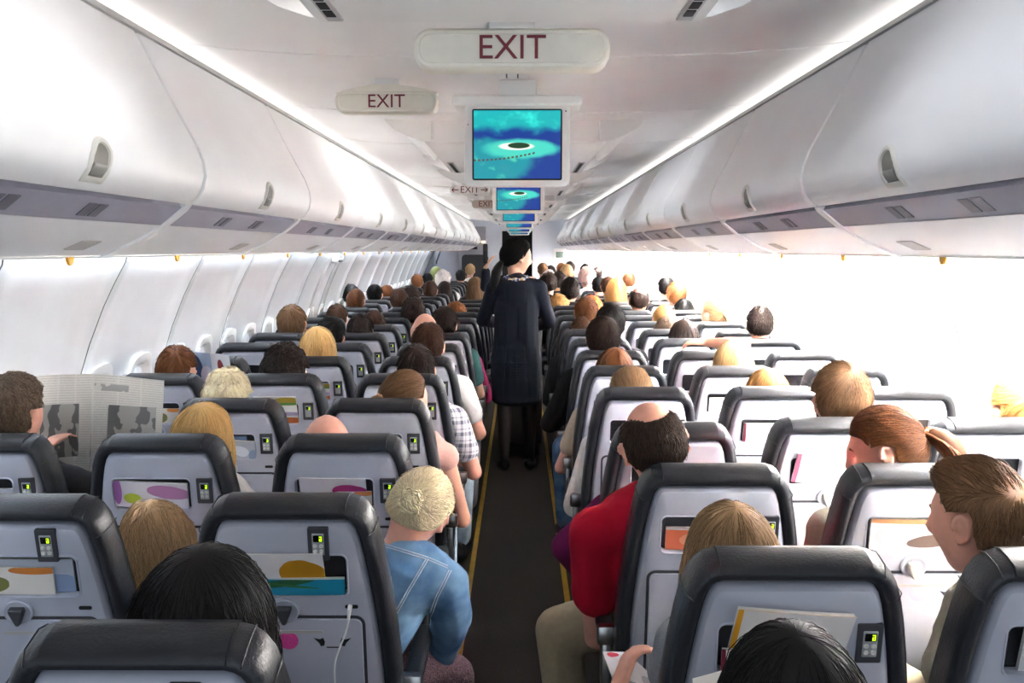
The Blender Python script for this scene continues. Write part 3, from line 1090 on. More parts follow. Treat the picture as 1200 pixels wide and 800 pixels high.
M_sticker = mat('sticker_pink', '#d84a9a', 0.5, noise_amt=0.2, noise_scale=300)
M_sticker2 = mat('sticker_pale_pink', '#f0b6cc', 0.5)
SEATS = {}
TILT = {('R', 2, 'a'): 5.5, ('R', 1, 'a'): 0.5, ('L', 0, 'a'): 5.0, ('R', 1, 'm'): 0.0, ('L', 1, 'm'): 2.0}
SHIFT = {('L', 0, 'a'): -0.03, ('L', 1, 'm'): -0.05, ('L', 1, 'a'): 0.008}
PLACE = {'a': 'aisle', 'm': 'middle', 'w': 'window'}
NOTE = {
    ('L', 0, 'a'): 'grey-backed seat with charcoal trim, lowest at the bottom left, black-haired woman in it',
    ('L', 1, 'a'): 'grey-backed seat with a white charging cable hanging from its socket, pink sticker below',
    ('L', 1, 'm'): 'blue-grey backed seat with charcoal trim cut off by the left edge of the photo',
    ('R', 0, 'a'): 'grey-backed seat with charcoal trim at bottom right centre, orange and white magazine in pocket',
    ('R', 0, 'm'): 'grey-backed seat cut off by the bottom right corner, young man in it',
    ('R', 1, 'a'): 'pale grey-backed seat behind the blonde head, man in the red polo shirt in it',
    ('R', 1, 'm'): 'white-lit seat back with pale pink sticker, beside the young man, ponytailed woman in it',
    ('R', 2, 'a'): 'mauve-tinted low reclined seat back beside the balding head of the red-shirted man',
}


def make_seat(side, n, c):
    x = CX[(side, c)] + SHIFT.get((side, n, c), 0.0); y = (YL if side == 'L' else YR)[n]
    s = empty('airline_seat', (x, y, 0))
    sn = 'left' if side == 'L' else 'right'
    lab = NOTE.get((side, n, c)) or 'grey-backed airline seat with charcoal trim, %s seat of the %s row on the %s' % (PLACE[c], ORD[n], sn)
    tag(s, lab, 'seat', '%s-hand %s seats' % (sn, PLACE[c]))
    near = n <= 5; mid = n <= 9
    tlt = TILT.get((side, n, c), 0.0) + ((hash((n * 7 + ord(c) * 3 + ord(side))) % 5) - 2) * 0.25
    piv = Vector((0, 0.125, 0.42))
    R = Matrix.Translation(piv) @ Matrix.Rotation(radians(tlt), 4, 'X') @ Matrix.Translation(-piv)
    def part(nm, me, m, parent=s, lean=True):
        o = obj(nm, me, m, parent)
        if lean and parent is s: o.matrix_local = R
        return o
    part('backrest', ME_back, M_leather)
    var = 'high' if (side, n, c) in (('L', 0, 'a'), ('L', 1, 'a'), ('L', 1, 'm')) else 'side'
    part('back_shell', ME_shell[var], M_shell)
    h = part('headrest_cover', ME_cover, M_leather2)
    if mid:
        for q_ in ME_seam: part('seam', q_, M_leather, h)
    if n <= 12:
        part('literature_pocket', ME_pocket[var], [M_pocket, M_shell])
        plate, face, disp, dig, btns = CTL[var]
        cp = part('control_panel', plate, M_ctl)
        if mid:
            part('keypad', face, M_ctlsilver, cp)
        part('display', disp if n > 7 else disp, M_disp, cp)
        part('digit', dig, M_green, cp)
        if n <= 3:
            for b_ in btns: part('button', b_, M_btn, cp)
        if mid:
            t = part('tray_table', ME_tray, M_tray)
            part('edge_gap', ME_tgap, M_gap, t)
            if near:
                part('card_slot', ME_tgrip, M_rail, t)
                la = part('latch', ME_dish, M_shell)
                part('knob', ME_knob, M_ctl if side == 'L' else M_rail, la)
                part('socket', ME_usb, M_black)
    part('seat_cushion', ME_cush, M_leather, lean=False)
    if mid or c == 'a':
        part('seat_pan', ME_pan, M_dark, lean=False)
    sg = 1 if side == 'L' else -1
    if c != 'w' or n <= 12:
        a = part('armrest', ME_arm, M_leather2, lean=False); a.location.x = sg * 0.265
        if c == 'a' and n < 10:
            part('end_cap', ME_armcap, M_metal, a)
            part('post', ME_armpost, M_metal, a)
    if c == 'a':
        for nm, me in (('leg', ME_leg1), ('leg', ME_leg2)):
            l_ = part(nm, me, M_metal, lean=False); l_.location.x = sg * 0.16
        l_ = part('floor_rail', ME_foot, M_metal, lean=False); l_.location.x = sg * 0.16
    elif c == 'w' or n <= 4:
        for nm, me in (('leg', ME_leg1), ('leg', ME_leg2)):
            l_ = part(nm, me, M_metal, lean=False)
    SEATS[(side, n, c)] = (s, R, x, y)
    return s


def build_seats():
    for side in 'LR':
        for n in range(23):
            for c in 'amw':
                if n == 0 and (c == 'w' or (side == 'L' and c == 'm')): continue
                if n == 1 and c == 'w': continue
                make_seat(side, n, c)
    # stickers and cable
    def stick(key, outlines, m, nm='sticker'):
        s, R, x, y = SEATS[key]
        t = [c for c in s.children if c.name.split('.')[0] == 'tray_table'][0]
        bm = B()
        for q in outlines: prism(bm, [(u, v + DV) for u, v in q], 0.0318, 0.0326, bp)
        return obj(nm, mesh('sticker', bm, False), m, t)
    circ = lambda cx, cy, r, n=20: [(cx + r * cos(2 * pi * k / n), cy + r * sin(2 * pi * k / n)) for k in range(n)]
    bird = lambda cx, cy, s: [(cx - 0.022 * s, cy - 0.010), (cx - 0.008 * s, cy - 0.006), (cx, cy - 0.010), (cx + 0.004 * s, cy), (cx + 0.002 * s, cy + 0.010), (cx - 0.006 * s, cy + 0.012), (cx - 0.010 * s, cy + 0.003)]
    stick(('L', 1, 'a'), [circ(-0.005, 0.352, 0.023)], M_sticker)
    stick(('L', 1, 'a'), [bird(0.075, 0.355, 1), bird(0.118, 0.355, -1), [(0.082, 0.368), (0.112, 0.368), (0.112, 0.371), (0.082, 0.371)]], M_black)
    stick(('R', 1, 'm'), [circ(0.012, 0.352, 0.025)], M_sticker2)
    stick(('R', 1, 'm'), [bird(-0.065, 0.355, -1), bird(0.085, 0.355, 1)], M_gap)
    # white cable from the socket
    s, R, x, y = SEATS[('L', 1, 'a')]
    pts = []
    for u, v, wv in ((0.140, 0.266, 0.026), (0.140, 0.27, 0.040), (0.138, 0.29, 0.045), (0.128, 0.33, 0.040), (0.112, 0.37, 0.038), (0.100, 0.41, 0.038), (0.098, 0.46, 0.038), (0.102, 0.52, 0.04), (0.10, 0.60, 0.045)):
        pts.append(R @ bp(u, v + DV, wv) + Vector((x, y, 0)))
    e = empty('charging_cable', pts[0])
    tag(e, 'white charging cable hanging from the seat-back socket', 'cable')
    fine = []
    for i in range(len(pts) - 1):
        for k in range(4):
            t = k / 4
            p0, p1, p2, p3 = pts[max(i - 1, 0)], pts[i], pts[i + 1], pts[min(i + 2, len(pts) - 1)]
            fine.append(0.5 * ((2 * p1) + (p2 - p0) * t + (2 * p0 - 5 * p1 + 4 * p2 - p3) * t * t + (3 * p1 - p0 - 3 * p2 + p3) * t ** 3))
    fine.append(pts[-1])
    M_cable = mat('cable_white', '#ededed', 0.4)
    bm = B(); tube(bm, [p - pts[0] for p in fine], 0.0022, 8)
    obj('cord', mesh('cord', bm, True), M_cable, e)
    bm = B(); tube(bm, [pts[0] - pts[0], pts[1] - pts[0], pts[2] - pts[0]], [0.0055, 0.005, 0.003], 8)
    obj('plug', mesh('plug', bm, True), M_cable, e)


build_seats()

# ================================================================== MAGAZINES IN POCKETS
def page_mat(name, base, shapes, text=True):
    """printed cover: base paper colour with a swoosh of colour"""
    if name in MATS: return MATS[name]
    m = bpy.data.materials.new(name); m.use_nodes = True
    nt = m.node_tree; nd = nt.nodes; lk = nt.links; b = nd['Principled BSDF']
    b.inputs['Roughness'].default_value = 0.35
    tc = nd.new('ShaderNodeTexCoord'); sp = nd.new('ShaderNodeSeparateXYZ'); lk.new(tc.outputs['UV'], sp.inputs[0])
    nz = nd.new('ShaderNodeTexNoise'); nz.inputs['Scale'].default_value = 4; lk.new(tc.outputs['UV'], nz.inputs['Vector'])
    cur = None
    def M(op, a, b2):
        n = nd.new('ShaderNodeMath'); n.operation = op
        for i, x in enumerate((a, b2)):
            if isinstance(x, (int, float)): n.inputs[i].default_value = x
            else: lk.new(x, n.inputs[i])
        return n.outputs[0]
    for (cx, cy, rx, ry, sh, colr) in shapes:
        u = M('DIVIDE', M('SUBTRACT', sp.outputs[0], cx), rx)
        v = M('DIVIDE', M('SUBTRACT', M('ADD', sp.outputs[1], M('MULTIPLY', sp.outputs[0], sh)), cy), ry)
        d = M('ADD', M('ADD', M('MULTIPLY', u, u), M('MULTIPLY', v, v)), M('MULTIPLY', M('SUBTRACT', nz.outputs['Fac'], 0.5), 0.35))
        mx = nd.new('ShaderNodeMix'); mx.data_type = 'RGBA'
        lk.new(M('LESS_THAN', d, 1.0), mx.inputs['Factor'])
        if cur is None: mx.inputs[6].default_value = lin(base)
        else: lk.new(cur, mx.inputs[6])
        mx.inputs[7].default_value = lin(colr)
        cur = mx.outputs[2]
    if cur is not None: lk.new(cur, b.inputs['Base Color'])
    else: b.inputs['Base Color'].default_value = lin(base)
    MATS[name] = m
    return m


M_paper = mat('paper_edges', '#e6e3dc', 0.6)


def magazine(key, u0, u1, v0, v1, cover, label, w0=0.0, th=0.010, tilt=0.0, lean=0.0, name='magazine', grp=True):
    s, R, x, y = SEATS[key]
    v0 += DV; v1 += DV
    if v0 < 0.114: lean = (0.0275 - w0) * (v1 - v0) / (v1 - 0.114)
    um, vm = (u0 + u1) / 2, (v0 + v1) / 2
    def mp(u, v, wv):
        uu, vv = u - um, v - vm
        ca, sa = cos(radians(tilt)), sin(radians(tilt))
        p = R @ bp(um + uu * ca - vv * sa, vm + uu * sa + vv * ca, wv + lean * (v1 - v) / (v1 - v0))
        return p
    org = mp(um, v1, w0)
    e = empty(name, org + Vector((x, y, 0)))
    tag(e, label, 'magazine', 'magazines in the seat pockets' if grp else None)
    def page(wa, wb, m, nm, du=0.0, dv=0.0):
        bm = B(); uvl = bm.loops.layers.uv.new('UVMap')
        N = 8
        def bow(u): return 0.003 * sin(pi * (u - u0) / (u1 - u0))
        rows = []
        for wv in (wa, wb):
            rows.append([[bm.verts.new(mp(u0 + du + (u1 - u0 - 2 * du) * i / N, vv, wv + bow(u0 + (u1 - u0) * i / N)) - org) for i in range(N + 1)] for vv in (v0 + dv, v1)])
        def q(a, b, c, d, uvs=None):
            f = bm.faces.new((a, b, c, d))
            for l, t in zip(f.loops, uvs or ((0, 0),) * 4): l[uvl].uv = t
        for i in range(N):
            t0, t1 = i / N, (i + 1) / N
            q(rows[1][0][i], rows[1][0][i + 1], rows[1][1][i + 1], rows[1][1][i], ((t0, 1), (t1, 1), (t1, 0), (t0, 0)))
            q(rows[0][0][i], rows[0][1][i], rows[0][1][i + 1], rows[0][0][i + 1])
            q(rows[0][0][i], rows[0][0][i + 1], rows[1][0][i + 1], rows[1][0][i])
            q(rows[0][1][i], rows[1][1][i], rows[1][1][i + 1], rows[0][1][i + 1])
        for i in (0, N):
            q(rows[0][0][i], rows[1][0][i], rows[1][1][i], rows[0][1][i])
        me = bpy.data.meshes.new(nm); bmesh.ops.recalc_face_normals(bm, faces=bm.faces); bm.to_mesh(me); bm.free()
        obj(nm, me, m, e)
    page(w0, w0 + th - 0.0012, M_paper, 'pages', 0.0012, 0.0012)
    page(w0 + th - 0.0012, w0 + th, cover, 'cover')
    return e


C_orange = page_mat('cover_orange_swoosh', '#eceef0', [(0.78, 0.62, 0.26, 0.42, 0.25, '#c8921e')])
C_teal = page_mat('cover_teal_leaf', '#1585a8', [(0.25, 0.5, 0.4, 0.2, -0.6, '#1d5a3a'), (0.35, 0.75, 0.35, 0.08, 0.5, '#2c6a3e'), (0.5, 0.98, 0.9, 0.05, 0, '#e8f0f0')])
C_pink = page_mat('cover_pink_swoosh', '#efe9ee', [(0.78, 0.55, 0.3, 0.4, 0.3, '#b8337f')])
C_flower = page_mat('cover_flowers', '#e8e4ec', [(0.75, 0.8, 0.3, 0.25, 0.2, '#c98fc0'), (0.25, 0.35, 0.12, 0.2, 0, '#c8d64a'), (0.05, 0.6, 0.06, 0.5, 0, '#b070b8'), (0.5, 0.2, 0.2, 0.18, 0, '#dfd0dd')])
C_food = page_mat('cover_food_photo', '#e8e2da', [(0.2, 0.3, 0.3, 0.35, -0.2, '#8a8a4a'), (0.08, 0.25, 0.12, 0.3, 0, '#c0522a'), (0.8, 0.9, 0.3, 0.15, 0, '#d8843c')])
C_silver = page_mat('cover_silver_wrap', '#b9c0cc', [(0.4, 0.5, 0.3, 0.3, 0.2, '#dfe5ee'), (0.9, 0.5, 0.2, 0.4, 0.4, '#8fa3c4')])
C_salmon = page_mat('cover_salmon', '#ea7a55', [(0.5, 0.45, 0.25, 0.3, 0.0, '#f0a080'), (0.5, 1.0, 0.9, 0.12, 0, '#d8d4d6')])
C_scene = page_mat('cover_winter_photo', '#dcdcdc', [(0.35, 0.45, 0.3, 0.35, 0.1, '#b8bcc2'), (0.75, 0.15, 0.3, 0.2, -0.2, '#6a564c'), (0.4, 0.97, 0.9, 0.1, 0.05, '#d99a6a')])
C_box = page_mat('cover_white_orange_corner', '#efece8', [(0.9, 0.25, 0.42, 0.42, 0.35, '#d8922a'), (0.02, 0.5, 0.03, 0.9, 0, '#e0a020')])
C_maroon = page_mat('cover_maroon_spine', '#e9e1dd', [(0.02, 0.5, 0.05, 0.9, 0, '#7a2038')])
C_rainbow = page_mat('cover_colour_bands', '#eeeeec', [(0.8, 0.85, 0.3, 0.12, 0.0, '#c0a83a'), (0.8, 0.72, 0.3, 0.05, 0.0, '#6aa34a'), (0.7, 0.1, 0.5, 0.12, 0.0, '#e07a3a'), (0.5, 0.35, 0.7, 0.08, 0.0, '#c8b8d8')])
C_white = page_mat('cover_white', '#efeeec', [(0.6, 0.3, 0.2, 0.12, 0, '#e3b7b7')])
C_pinkwhite = page_mat('cover_pale_letters', '#efeaf0', [(0.4, 0.35, 0.35, 0.1, 0, '#e8c3d6'), (0.03, 0.5, 0.04, 0.9, 0, '#c06a8a')])
C_blue = page_mat('cover_blue_photo', '#7d9cc6', [(0.3, 0.6, 0.3, 0.35, 0.2, '#3e5578'), (0.6, 0.2, 0.25, 0.25, 0, '#e4d7e4')])

magazine(('L', 1, 'a'), -0.128, 0.085, 0.130, 0.238, C_orange, 'white magazine with an orange swoosh above the teal one', 0.0, 0.008, lean=0.012)
magazine(('L', 1, 'a'), -0.075, 0.130, 0.196, 0.238, C_teal, 'teal magazine with dark leaves low in the seat pocket', 0.016, 0.009)
magazine(('L', 1, 'm'), -0.125, 0.075, 0.170, 0.238, C_food, 'magazine with food photos in the pocket of the blue-grey seat', 0.008, 0.008, tilt=1)
magazine(('L', 1, 'm'), -0.120, 0.118, 0.155, 0.238, C_silver, 'silvery wrapped booklet behind the food magazine', -0.003, 0.008)
magazine(('L', 2, 'm'), -0.138, 0.085, 0.150, 0.238, C_flower, 'white magazine with violet flowers, behind the bowed blonde head', 0.0, 0.014, tilt=3, lean=0.012)
magazine(('L', 2, 'a'), -0.125, 0.075, 0.132, 0.215, C_pink, 'white magazine with a magenta swoosh in the pocket', 0.0, 0.008, tilt=1, lean=0.008)
magazine(('L', 2, 'a'), -0.02, 0.09, 0.180, 0.238, C_food, 'small brown booklet beside the magenta magazine', 0.016, 0.007)
magazine(('L', 2, 'w'), -0.10, 0.085, 0.178, 0.238, C_silver, 'pale wrapped booklet in the window seat pocket behind the curly-haired man', 0.0, 0.01)
magazine(('L', 3, 'm'), 0.0, 0.10, 0.170, 0.238, C_silver, 'grey rolled brochure sticking out of the dark seat pocket', 0.002, 0.016, tilt=4)
magazine(('L', 4, 'm'), -0.10, 0.09, 0.10, 0.238, C_rainbow, 'tall white brochure with yellow-green colour bands', 0.0, 0.008, lean=0.014)
magazine(('L', 5, 'm'), 0.0, 0.10, 0.15, 0.238, C_rainbow, 'brochure with a yellow-green band in the fifth-row pocket', 0.0, 0.008, lean=0.008)
magazine(('L', 4, 'w'), -0.02, 0.09, 0.17, 0.238, C_food, 'orange and blue leaflet in a window seat pocket on the left', 0.0, 0.008)
magazine(('R', 0, 'a'), -0.115, 0.098, 0.098, 0.225, C_box, 'white magazine with an orange corner behind the black hair', 0.0, 0.014, tilt=4, lean=0.010)
magazine(('R', 0, 'a'), -0.132, -0.02, 0.185, 0.238, C_maroon, 'booklet with a maroon spine in the nearest right pocket', 0.026, 0.008)
magazine(('R', 0, 'm'), -0.11, 0.06, 0.13, 0.238, C_scene, 'dark-edged magazine in the pocket at the right edge of the photo', 0.0, 0.012, tilt=-6)
magazine(('R', 1, 'a'), -0.125, 0.02, 0.175, 0.238, C_salmon, 'salmon orange booklet with a grey top beside the blonde hair', 0.0, 0.010)
magazine(('R', 1, 'm'), -0.125, 0.088, 0.150, 0.238, C_scene, 'glossy magazine with a wintry cover beside the young man', 0.0, 0.014)
magazine(('R', 2, 'm'), -0.125, 0.09, 0.125, 0.238, C_pinkwhite, 'white magazine with pale pink letters in front of the ponytailed woman', 0.0, 0.010, tilt=4, lean=0.008)
magazine(('R', 3, 'm'), -0.125, 0.05, 0.160, 0.238, C_maroon, 'white booklet with dark red spine, right third row', 0.0, 0.012)
magazine(('R', 4, 'm'), -0.125, 0.05, 0.165, 0.238, C_white, 'white leaflet in the pocket of the seat before the raised hand', 0.0, 0.010)
magazine(('R', 3, 'w'), -0.125, 0.05, 0.165, 0.238, C_white, 'white leaflet in a bright window seat pocket on the right', 0.0, 0.010)
for n in (3, 5, 6, 7):
    magazine(('L', n, 'm' if n != 5 else 'a'), -0.09, 0.06, 0.155, 0.238, C_blue, 'blue-grey folder in the pocket of the %s left row' % ORD[n], -0.003, 0.004)

# ================================================================== PEOPLE
def ss(x, a, b):
    t = max(0.0, min(1.0, (x - a) / (b - a))); return t * t * (3 - 2 * t)


def head_pos(n):
    """skull and face surface for a unit direction (x right, y forward, z up); metres"""
    x, y, z = n
    px, py, pz = x * 0.077, y * 0.098, z * 0.118
    if z < 0:
        t = -z
        px *= 1 - 0.26 * t ** 1.4
        if y < 0: py *= 1 - 0.45 * ss(t, 0.2, 0.9)
        else: py *= 1 - 0.10 * t
        if y > 0: py += 0.012 * ss(t, 0.5, 0.95)
    else:
        if y < 0: py *= 1.0 + 0.04 * (1 - z)
        px *= 1 + 0.03 * (1 - abs(z - 0.4))
    if y > 0.3:
        g = lambda cx, cz, s, sz=None: math.exp(-((x - cx) ** 2) / (2 * s * s) - ((z - cz) ** 2) / (2 * (sz or s) ** 2))
        py += 0.024 * g(0, -0.20, 0.10, 0.11) + 0.012 * g(0, 0.02, 0.08, 0.16)
        py -= 0.010 * (g(0.34, 0.08, 0.15, 0.09) + g(-0.34, 0.08, 0.15, 0.09))
        py += 0.005 * g(0, 0.24, 0.5, 0.08)
        py += 0.006 * g(0, -0.47, 0.18, 0.045) + 0.005 * g(0, -0.58, 0.16, 0.045) - 0.004 * g(0, -0.525, 0.2, 0.018)
        py += 0.008 * g(0, -0.82, 0.2, 0.12)
        py += 0.004 * (g(0.5, -0.15, 0.16) + g(-0.5, -0.15, 0.16))
    return Vector((px, py, pz))


ICO = B(); bmesh.ops.create_icosphere(ICO, subdivisions=5, radius=1.0)
ICO.verts.ensure_lookup_table(); ICO.faces.ensure_lookup_table()
ICO_V = [v.co.normalized().copy() for v in ICO.verts]
ICO_F = [[v.index for v in f.verts] for f in ICO.faces]
ICO4 = B(); bmesh.ops.create_icosphere(ICO4, subdivisions=4, radius=1.0)
I4_V = [v.co.normalized().copy() for v in ICO4.verts]
I4_F = [[v.index for v in f.verts] for f in ICO4.faces]


def add_head(bm, M, fine=False):
    V, F = (ICO_V, ICO_F) if fine else (I4_V, I4_F)
    vs = [bm.verts.new(M @ head_pos(n)) for n in V]
    for f in F: bm.faces.new([vs[i] for i in f])
    R3 = M.to_3x3()
    for s in (-1, 1):
        # ear: rim, bowl and lobe
        rot = R3.copy(); rot.normalize()
        e = rot @ Matrix.Rotation(s * radians(-24), 3, 'Z') @ Matrix.Rotation(radians(-10), 3, 'X')
        pts = []
        for k in range(13):
            a = radians(-110 + 290 * k / 12)
            pts.append(M @ (Vector((s * 0.0885, -0.006, 0.0)) + Matrix.Rotation(s * radians(-26), 3, 'Z') @ Vector((0, -0.016 * cos(a), 0.028 * sin(a)))))
        for a, b in zip(pts, pts[1:]): capsule(bm, a, b, 0.0058, 0.0058, 8)
        ellipsoid(bm, M @ Vector((s * 0.082, -0.006, -0.003)), (0.005, 0.016, 0.025), e, 12, 8)
        ellipsoid(bm, M @ Vector((s * 0.082, 0.004, -0.028)), (0.005, 0.008, 0.009), e, 10, 8)


def hand(bm, wrist, d, palm_n, curl=0.5, side=1, big=1.0, spread=0.18):
    """palm, four fingers of different lengths with knuckle bends and a thumb from the side; d = pointing direction, palm_n = direction the palm faces, side=+1: thumb on the +cross side"""
    d = Vector(d).normalized(); pn = Vector(palm_n); pn = (pn - d * pn.dot(d)).normalized()
    x = d.cross(pn) * side
    w_ = Vector(wrist)
    for k in range(4):
        off = (0.027 - 0.018 * k)
        capsule(bm, w_ + x * off * 0.6 + d * 0.012, w_ + x * off + d * 0.082 * big, 0.0145, 0.011, 8)
    L = [0.070, 0.080, 0.074, 0.058]
    for k in range(4):
        off = (0.029 - 0.0195 * k)
        p = w_ + x * off * big + d * 0.082 * big
        ang = curl * 0.55
        fd = (d + x * (spread * (1.5 - k) * 0.5)).normalized()
        for j, fr in enumerate((0.45, 0.32, 0.23)):
            dd = (fd * cos(ang) + pn * sin(ang)).normalized()
            q = p + dd * L[k] * fr * big
            r0 = (0.0092, 0.0082, 0.0074)[j]; r1 = (0.0082, 0.0074, 0.0062)[j]
            capsule(bm, p, q, r0, r1, 8)
            p = q; ang += curl * (0.75, 0.6, 0.4)[j]
    p = w_ + x * 0.026 + d * 0.025
    td = (x * 0.75 + d * 0.65 + pn * 0.25).normalized()
    for j, (l, r0, r1) in enumerate(((0.042, 0.0125, 0.0105), (0.032, 0.0102, 0.0088), (0.026, 0.0088, 0.0068))):
        q = p + td * l * big
        capsule(bm, p, q, r0, r1, 8)
        p = q; td = (td + d * 0.35 + pn * 0.25 * curl).normalized()


def skeleton(hc, R, hips, lean=None, arms=None, legs=None, sw=0.175, neck_off=(0, -0.03, -0.172), sh_dir=None, female=False, sc=1.0):
    hc = Vector(hc)
    S = dict(hc=hc, R=R, sw=sw, female=female)
    S['neck'] = hc + Vector(neck_off)
    S['hips'] = Vector(hips)
    n, h = S['neck'], S['hips']
    S['chest'] = h.lerp(n, 0.66) + Vector((0, 0.0, 0)) if lean is None else Vector(lean)
    sd = Vector(sh_dir).normalized() if sh_dir is not None else Vector((1, 0, 0))
    up = (n - S['chest']).normalized()
    S['sd'] = sd
    S['shL'] = n - sd * sw - up * 0.055
    S['shR'] = n + sd * sw - up * 0.055
    S['arms'] = arms or {}
    S['legs'] = legs or {}
    for s, key in ((-1, 'L'), (1, 'R')):
        if key not in S['arms']:
            sh = S['sh' + key]
            el = sh + Vector((s * 0.025, 0.07, -0.265))
            ha = Vector((h.x + s * 0.09, max(el.y + 0.20, h.y + 0.22), max(0.62, h.z + 0.08)))
            S['arms'][key] = (el, ha)
        if key not in S['legs']:
            hp = h + Vector((s * 0.09, 0.02, 0.0))
            kn = Vector((h.x + s * 0.125, h.y + 0.42, 0.535))
            S['legs'][key] = (hp, kn, Vector((h.x + s * 0.12, h.y + 0.44, 0.085)))
    return S


def torso(bm, S, g=0.0, neck_stub=False):
    h, c, n = S['hips'], S['chest'], S['neck']; sd = S['sd']
    up = (n - c).normalized(); fw = up.cross(sd) * 1.0
    B3 = Matrix((sd, sd.cross(up) * -1.0, up)).transposed()
    f = 0.92 if S['female'] else 1.0
    ellipsoid(bm, h + Vector((0, 0, 0.0)), (0.165 + g, 0.125 + g, 0.115 + g))
    capsule(bm, h + (c - h) * 0.1 - sd * 0.045, c - sd * 0.05, 0.112 + g, 0.108 * f + g)
    capsule(bm, h + (c - h) * 0.1 + sd * 0.045, c + sd * 0.05, 0.112 + g, 0.108 * f + g)
    ellipsoid(bm, c + up * 0.05, (0.155 * f + g, 0.108 + g, 0.16 + g), B3)
    ellipsoid(bm, c + up * 0.10 , (0.165 * f + g, 0.10 + g, 0.10 + g), B3)
    capsule(bm, S['shL'] + sd * 0.02, S['shR'] - sd * 0.02, 0.058 * f + g, 0.058 * f + g)
    for k in ('shL', 'shR'):
        capsule(bm, n - up * 0.01, S[k] + up * 0.005, 0.050 * f + g * 0.9, 0.056 * f + g)
    if not neck_stub:
        capsule(bm, n - up * 0.03, S['hc'] + S['R'] @ Vector((0, -0.025, -0.03)), 0.056 * f, 0.055 * f)
    else:
        capsule(bm, n - up * 0.03, n + up * 0.012, 0.056 * f + g, 0.058 * f + g * 0.8)


def body_mesh(S, voxel=0.012, it=3, fine=False, hand_kw=None):
    bm = B()
    M = Matrix.Translation(S['hc']) @ S['R'].to_4x4() @ Matrix.Scale(S.get('hs', 1.0), 4)
    add_head(bm, M, fine)
    torso(bm, S)
    f = 0.9 if S['female'] else 1.0
    for s, key in ((-1, 'L'), (1, 'R')):
        el, ha = (Vector(v) for v in S['arms'][key][:2])
        sh = S['sh' + key]
        capsule(bm, sh, sh.lerp(el, 0.45), 0.054 * f, 0.048 * f)
        capsule(bm, sh.lerp(el, 0.4), el, 0.048 * f, 0.040 * f)
        capsule(bm, el, el.lerp(ha, 0.4), 0.041 * f, 0.040 * f)
        capsule(bm, el.lerp(ha, 0.35), ha, 0.040 * f, 0.027 * f)
        kw = dict(d=(ha - el) + Vector((-s * 0.08, 0.05, 0)), palm_n=(0, 0, -1), curl=0.55, side=(1 if s < 0 else -1))
        kw['side'] = -kw['side'] if False else kw['side']
        if hand_kw and key in hand_kw: kw.update(hand_kw[key])
        hand(bm, ha, **kw)
        hp, kn, an = (Vector(v) for v in S['legs'][key])
        capsule(bm, hp, kn, 0.085 * f, 0.056 * f)
        capsule(bm, kn, kn.lerp(an, 0.35), 0.056 * f, 0.055 * f)
        capsule(bm, kn.lerp(an, 0.3), an, 0.055 * f, 0.036 * f)
        fd = Vector((s * 0.03, 0.16, -0.045)) if 'toe' not in S else Vector(S['toe'][key])
        fr = S.get('foot', 1.0)
        capsule(bm, an + Vector((0, -0.03, -0.04)), an + fd * fr, 0.036 * fr, 0.030 * fr)
    return fuse(bm, voxel, it, 'body')


def shirt_mesh(S, sleeve=1.0, voxel=0.013, g=0.013, it=3, hem=True, cuff=0.0, folds=0.0):
    bm = B()
    torso(bm, S, g, True)
    f = 0.9 if S['female'] else 1.0
    for key in 'LR':
        el, ha = (Vector(v) for v in S['arms'][key][:2]); sh = S['sh' + key]
        if sleeve <= 0: continue
        if sleeve <= 0.5:
            m = sh.lerp(el, 0.56)
            capsule(bm, sh, sh.lerp(el, 0.35), 0.058 * f + g, 0.056 * f + g)
            # open flared cuff
            capsule(bm, sh.lerp(el, 0.3), m, 0.054 * f + g, 0.053 * f + g + cuff)
        else:
            capsule(bm, sh, sh.lerp(el, 0.45), 0.056 * f + g, 0.052 * f + g)
            capsule(bm, sh.lerp(el, 0.4), el, 0.050 * f + g, 0.046 * f + g)
            capsule(bm, el, el.lerp(ha, 0.90), 0.046 * f + g, 0.032 * f + g)
    me = fuse(bm, voxel, it, 'shirt')
    if folds:
        for v in me.vertices:
            p = v.co
            a = noise.noise(Vector((p.x * 9, p.y * 9, p.z * 16))) ; b = noise.noise(Vector((p.x * 24 + 5, p.y * 20, p.z * 30)))
            v.co = p + v.normal * folds * ((1 - 2 * abs(a)) * 0.7 + 0.45 * (1 - 2 * abs(b)))
        me.update()
    return me


def trousers_mesh(S, voxel=0.014, g=0.014, it=3):
    bm = B()
    ellipsoid(bm, S['hips'] + Vector((0, 0, -0.01)), (0.168 + g, 0.128 + g, 0.112 + g))
    f = 0.9 if S['female'] else 1.0
    for key in 'LR':
        hp, kn, an = (Vector(v) for v in S['legs'][key])
        capsule(bm, hp, kn, 0.088 * f + g, 0.060 * f + g)
        capsule(bm, kn, an + (kn - an).normalized() * 0.05, 0.060 * f + g, 0.050 + g)
    return fuse(bm, voxel, it, 'trousers')


def shoe_mesh(an, fd, voxel=0.009):
    an = Vector(an); bm = B()
    fd = Vector(fd)
    capsule(bm, an + Vector((0, -0.035, -0.038)), an + fd + Vector((0, 0, 0.0)), 0.046, 0.038)
    capsule(bm, an + Vector((0, -0.03, -0.0)), an + Vector((0, -0.03, -0.05)), 0.044, 0.044)
    me = fuse(bm, voxel, 2, 'shoe')
    for v in me.vertices: v.co.z = max(v.co.z, 0.0)
    return me


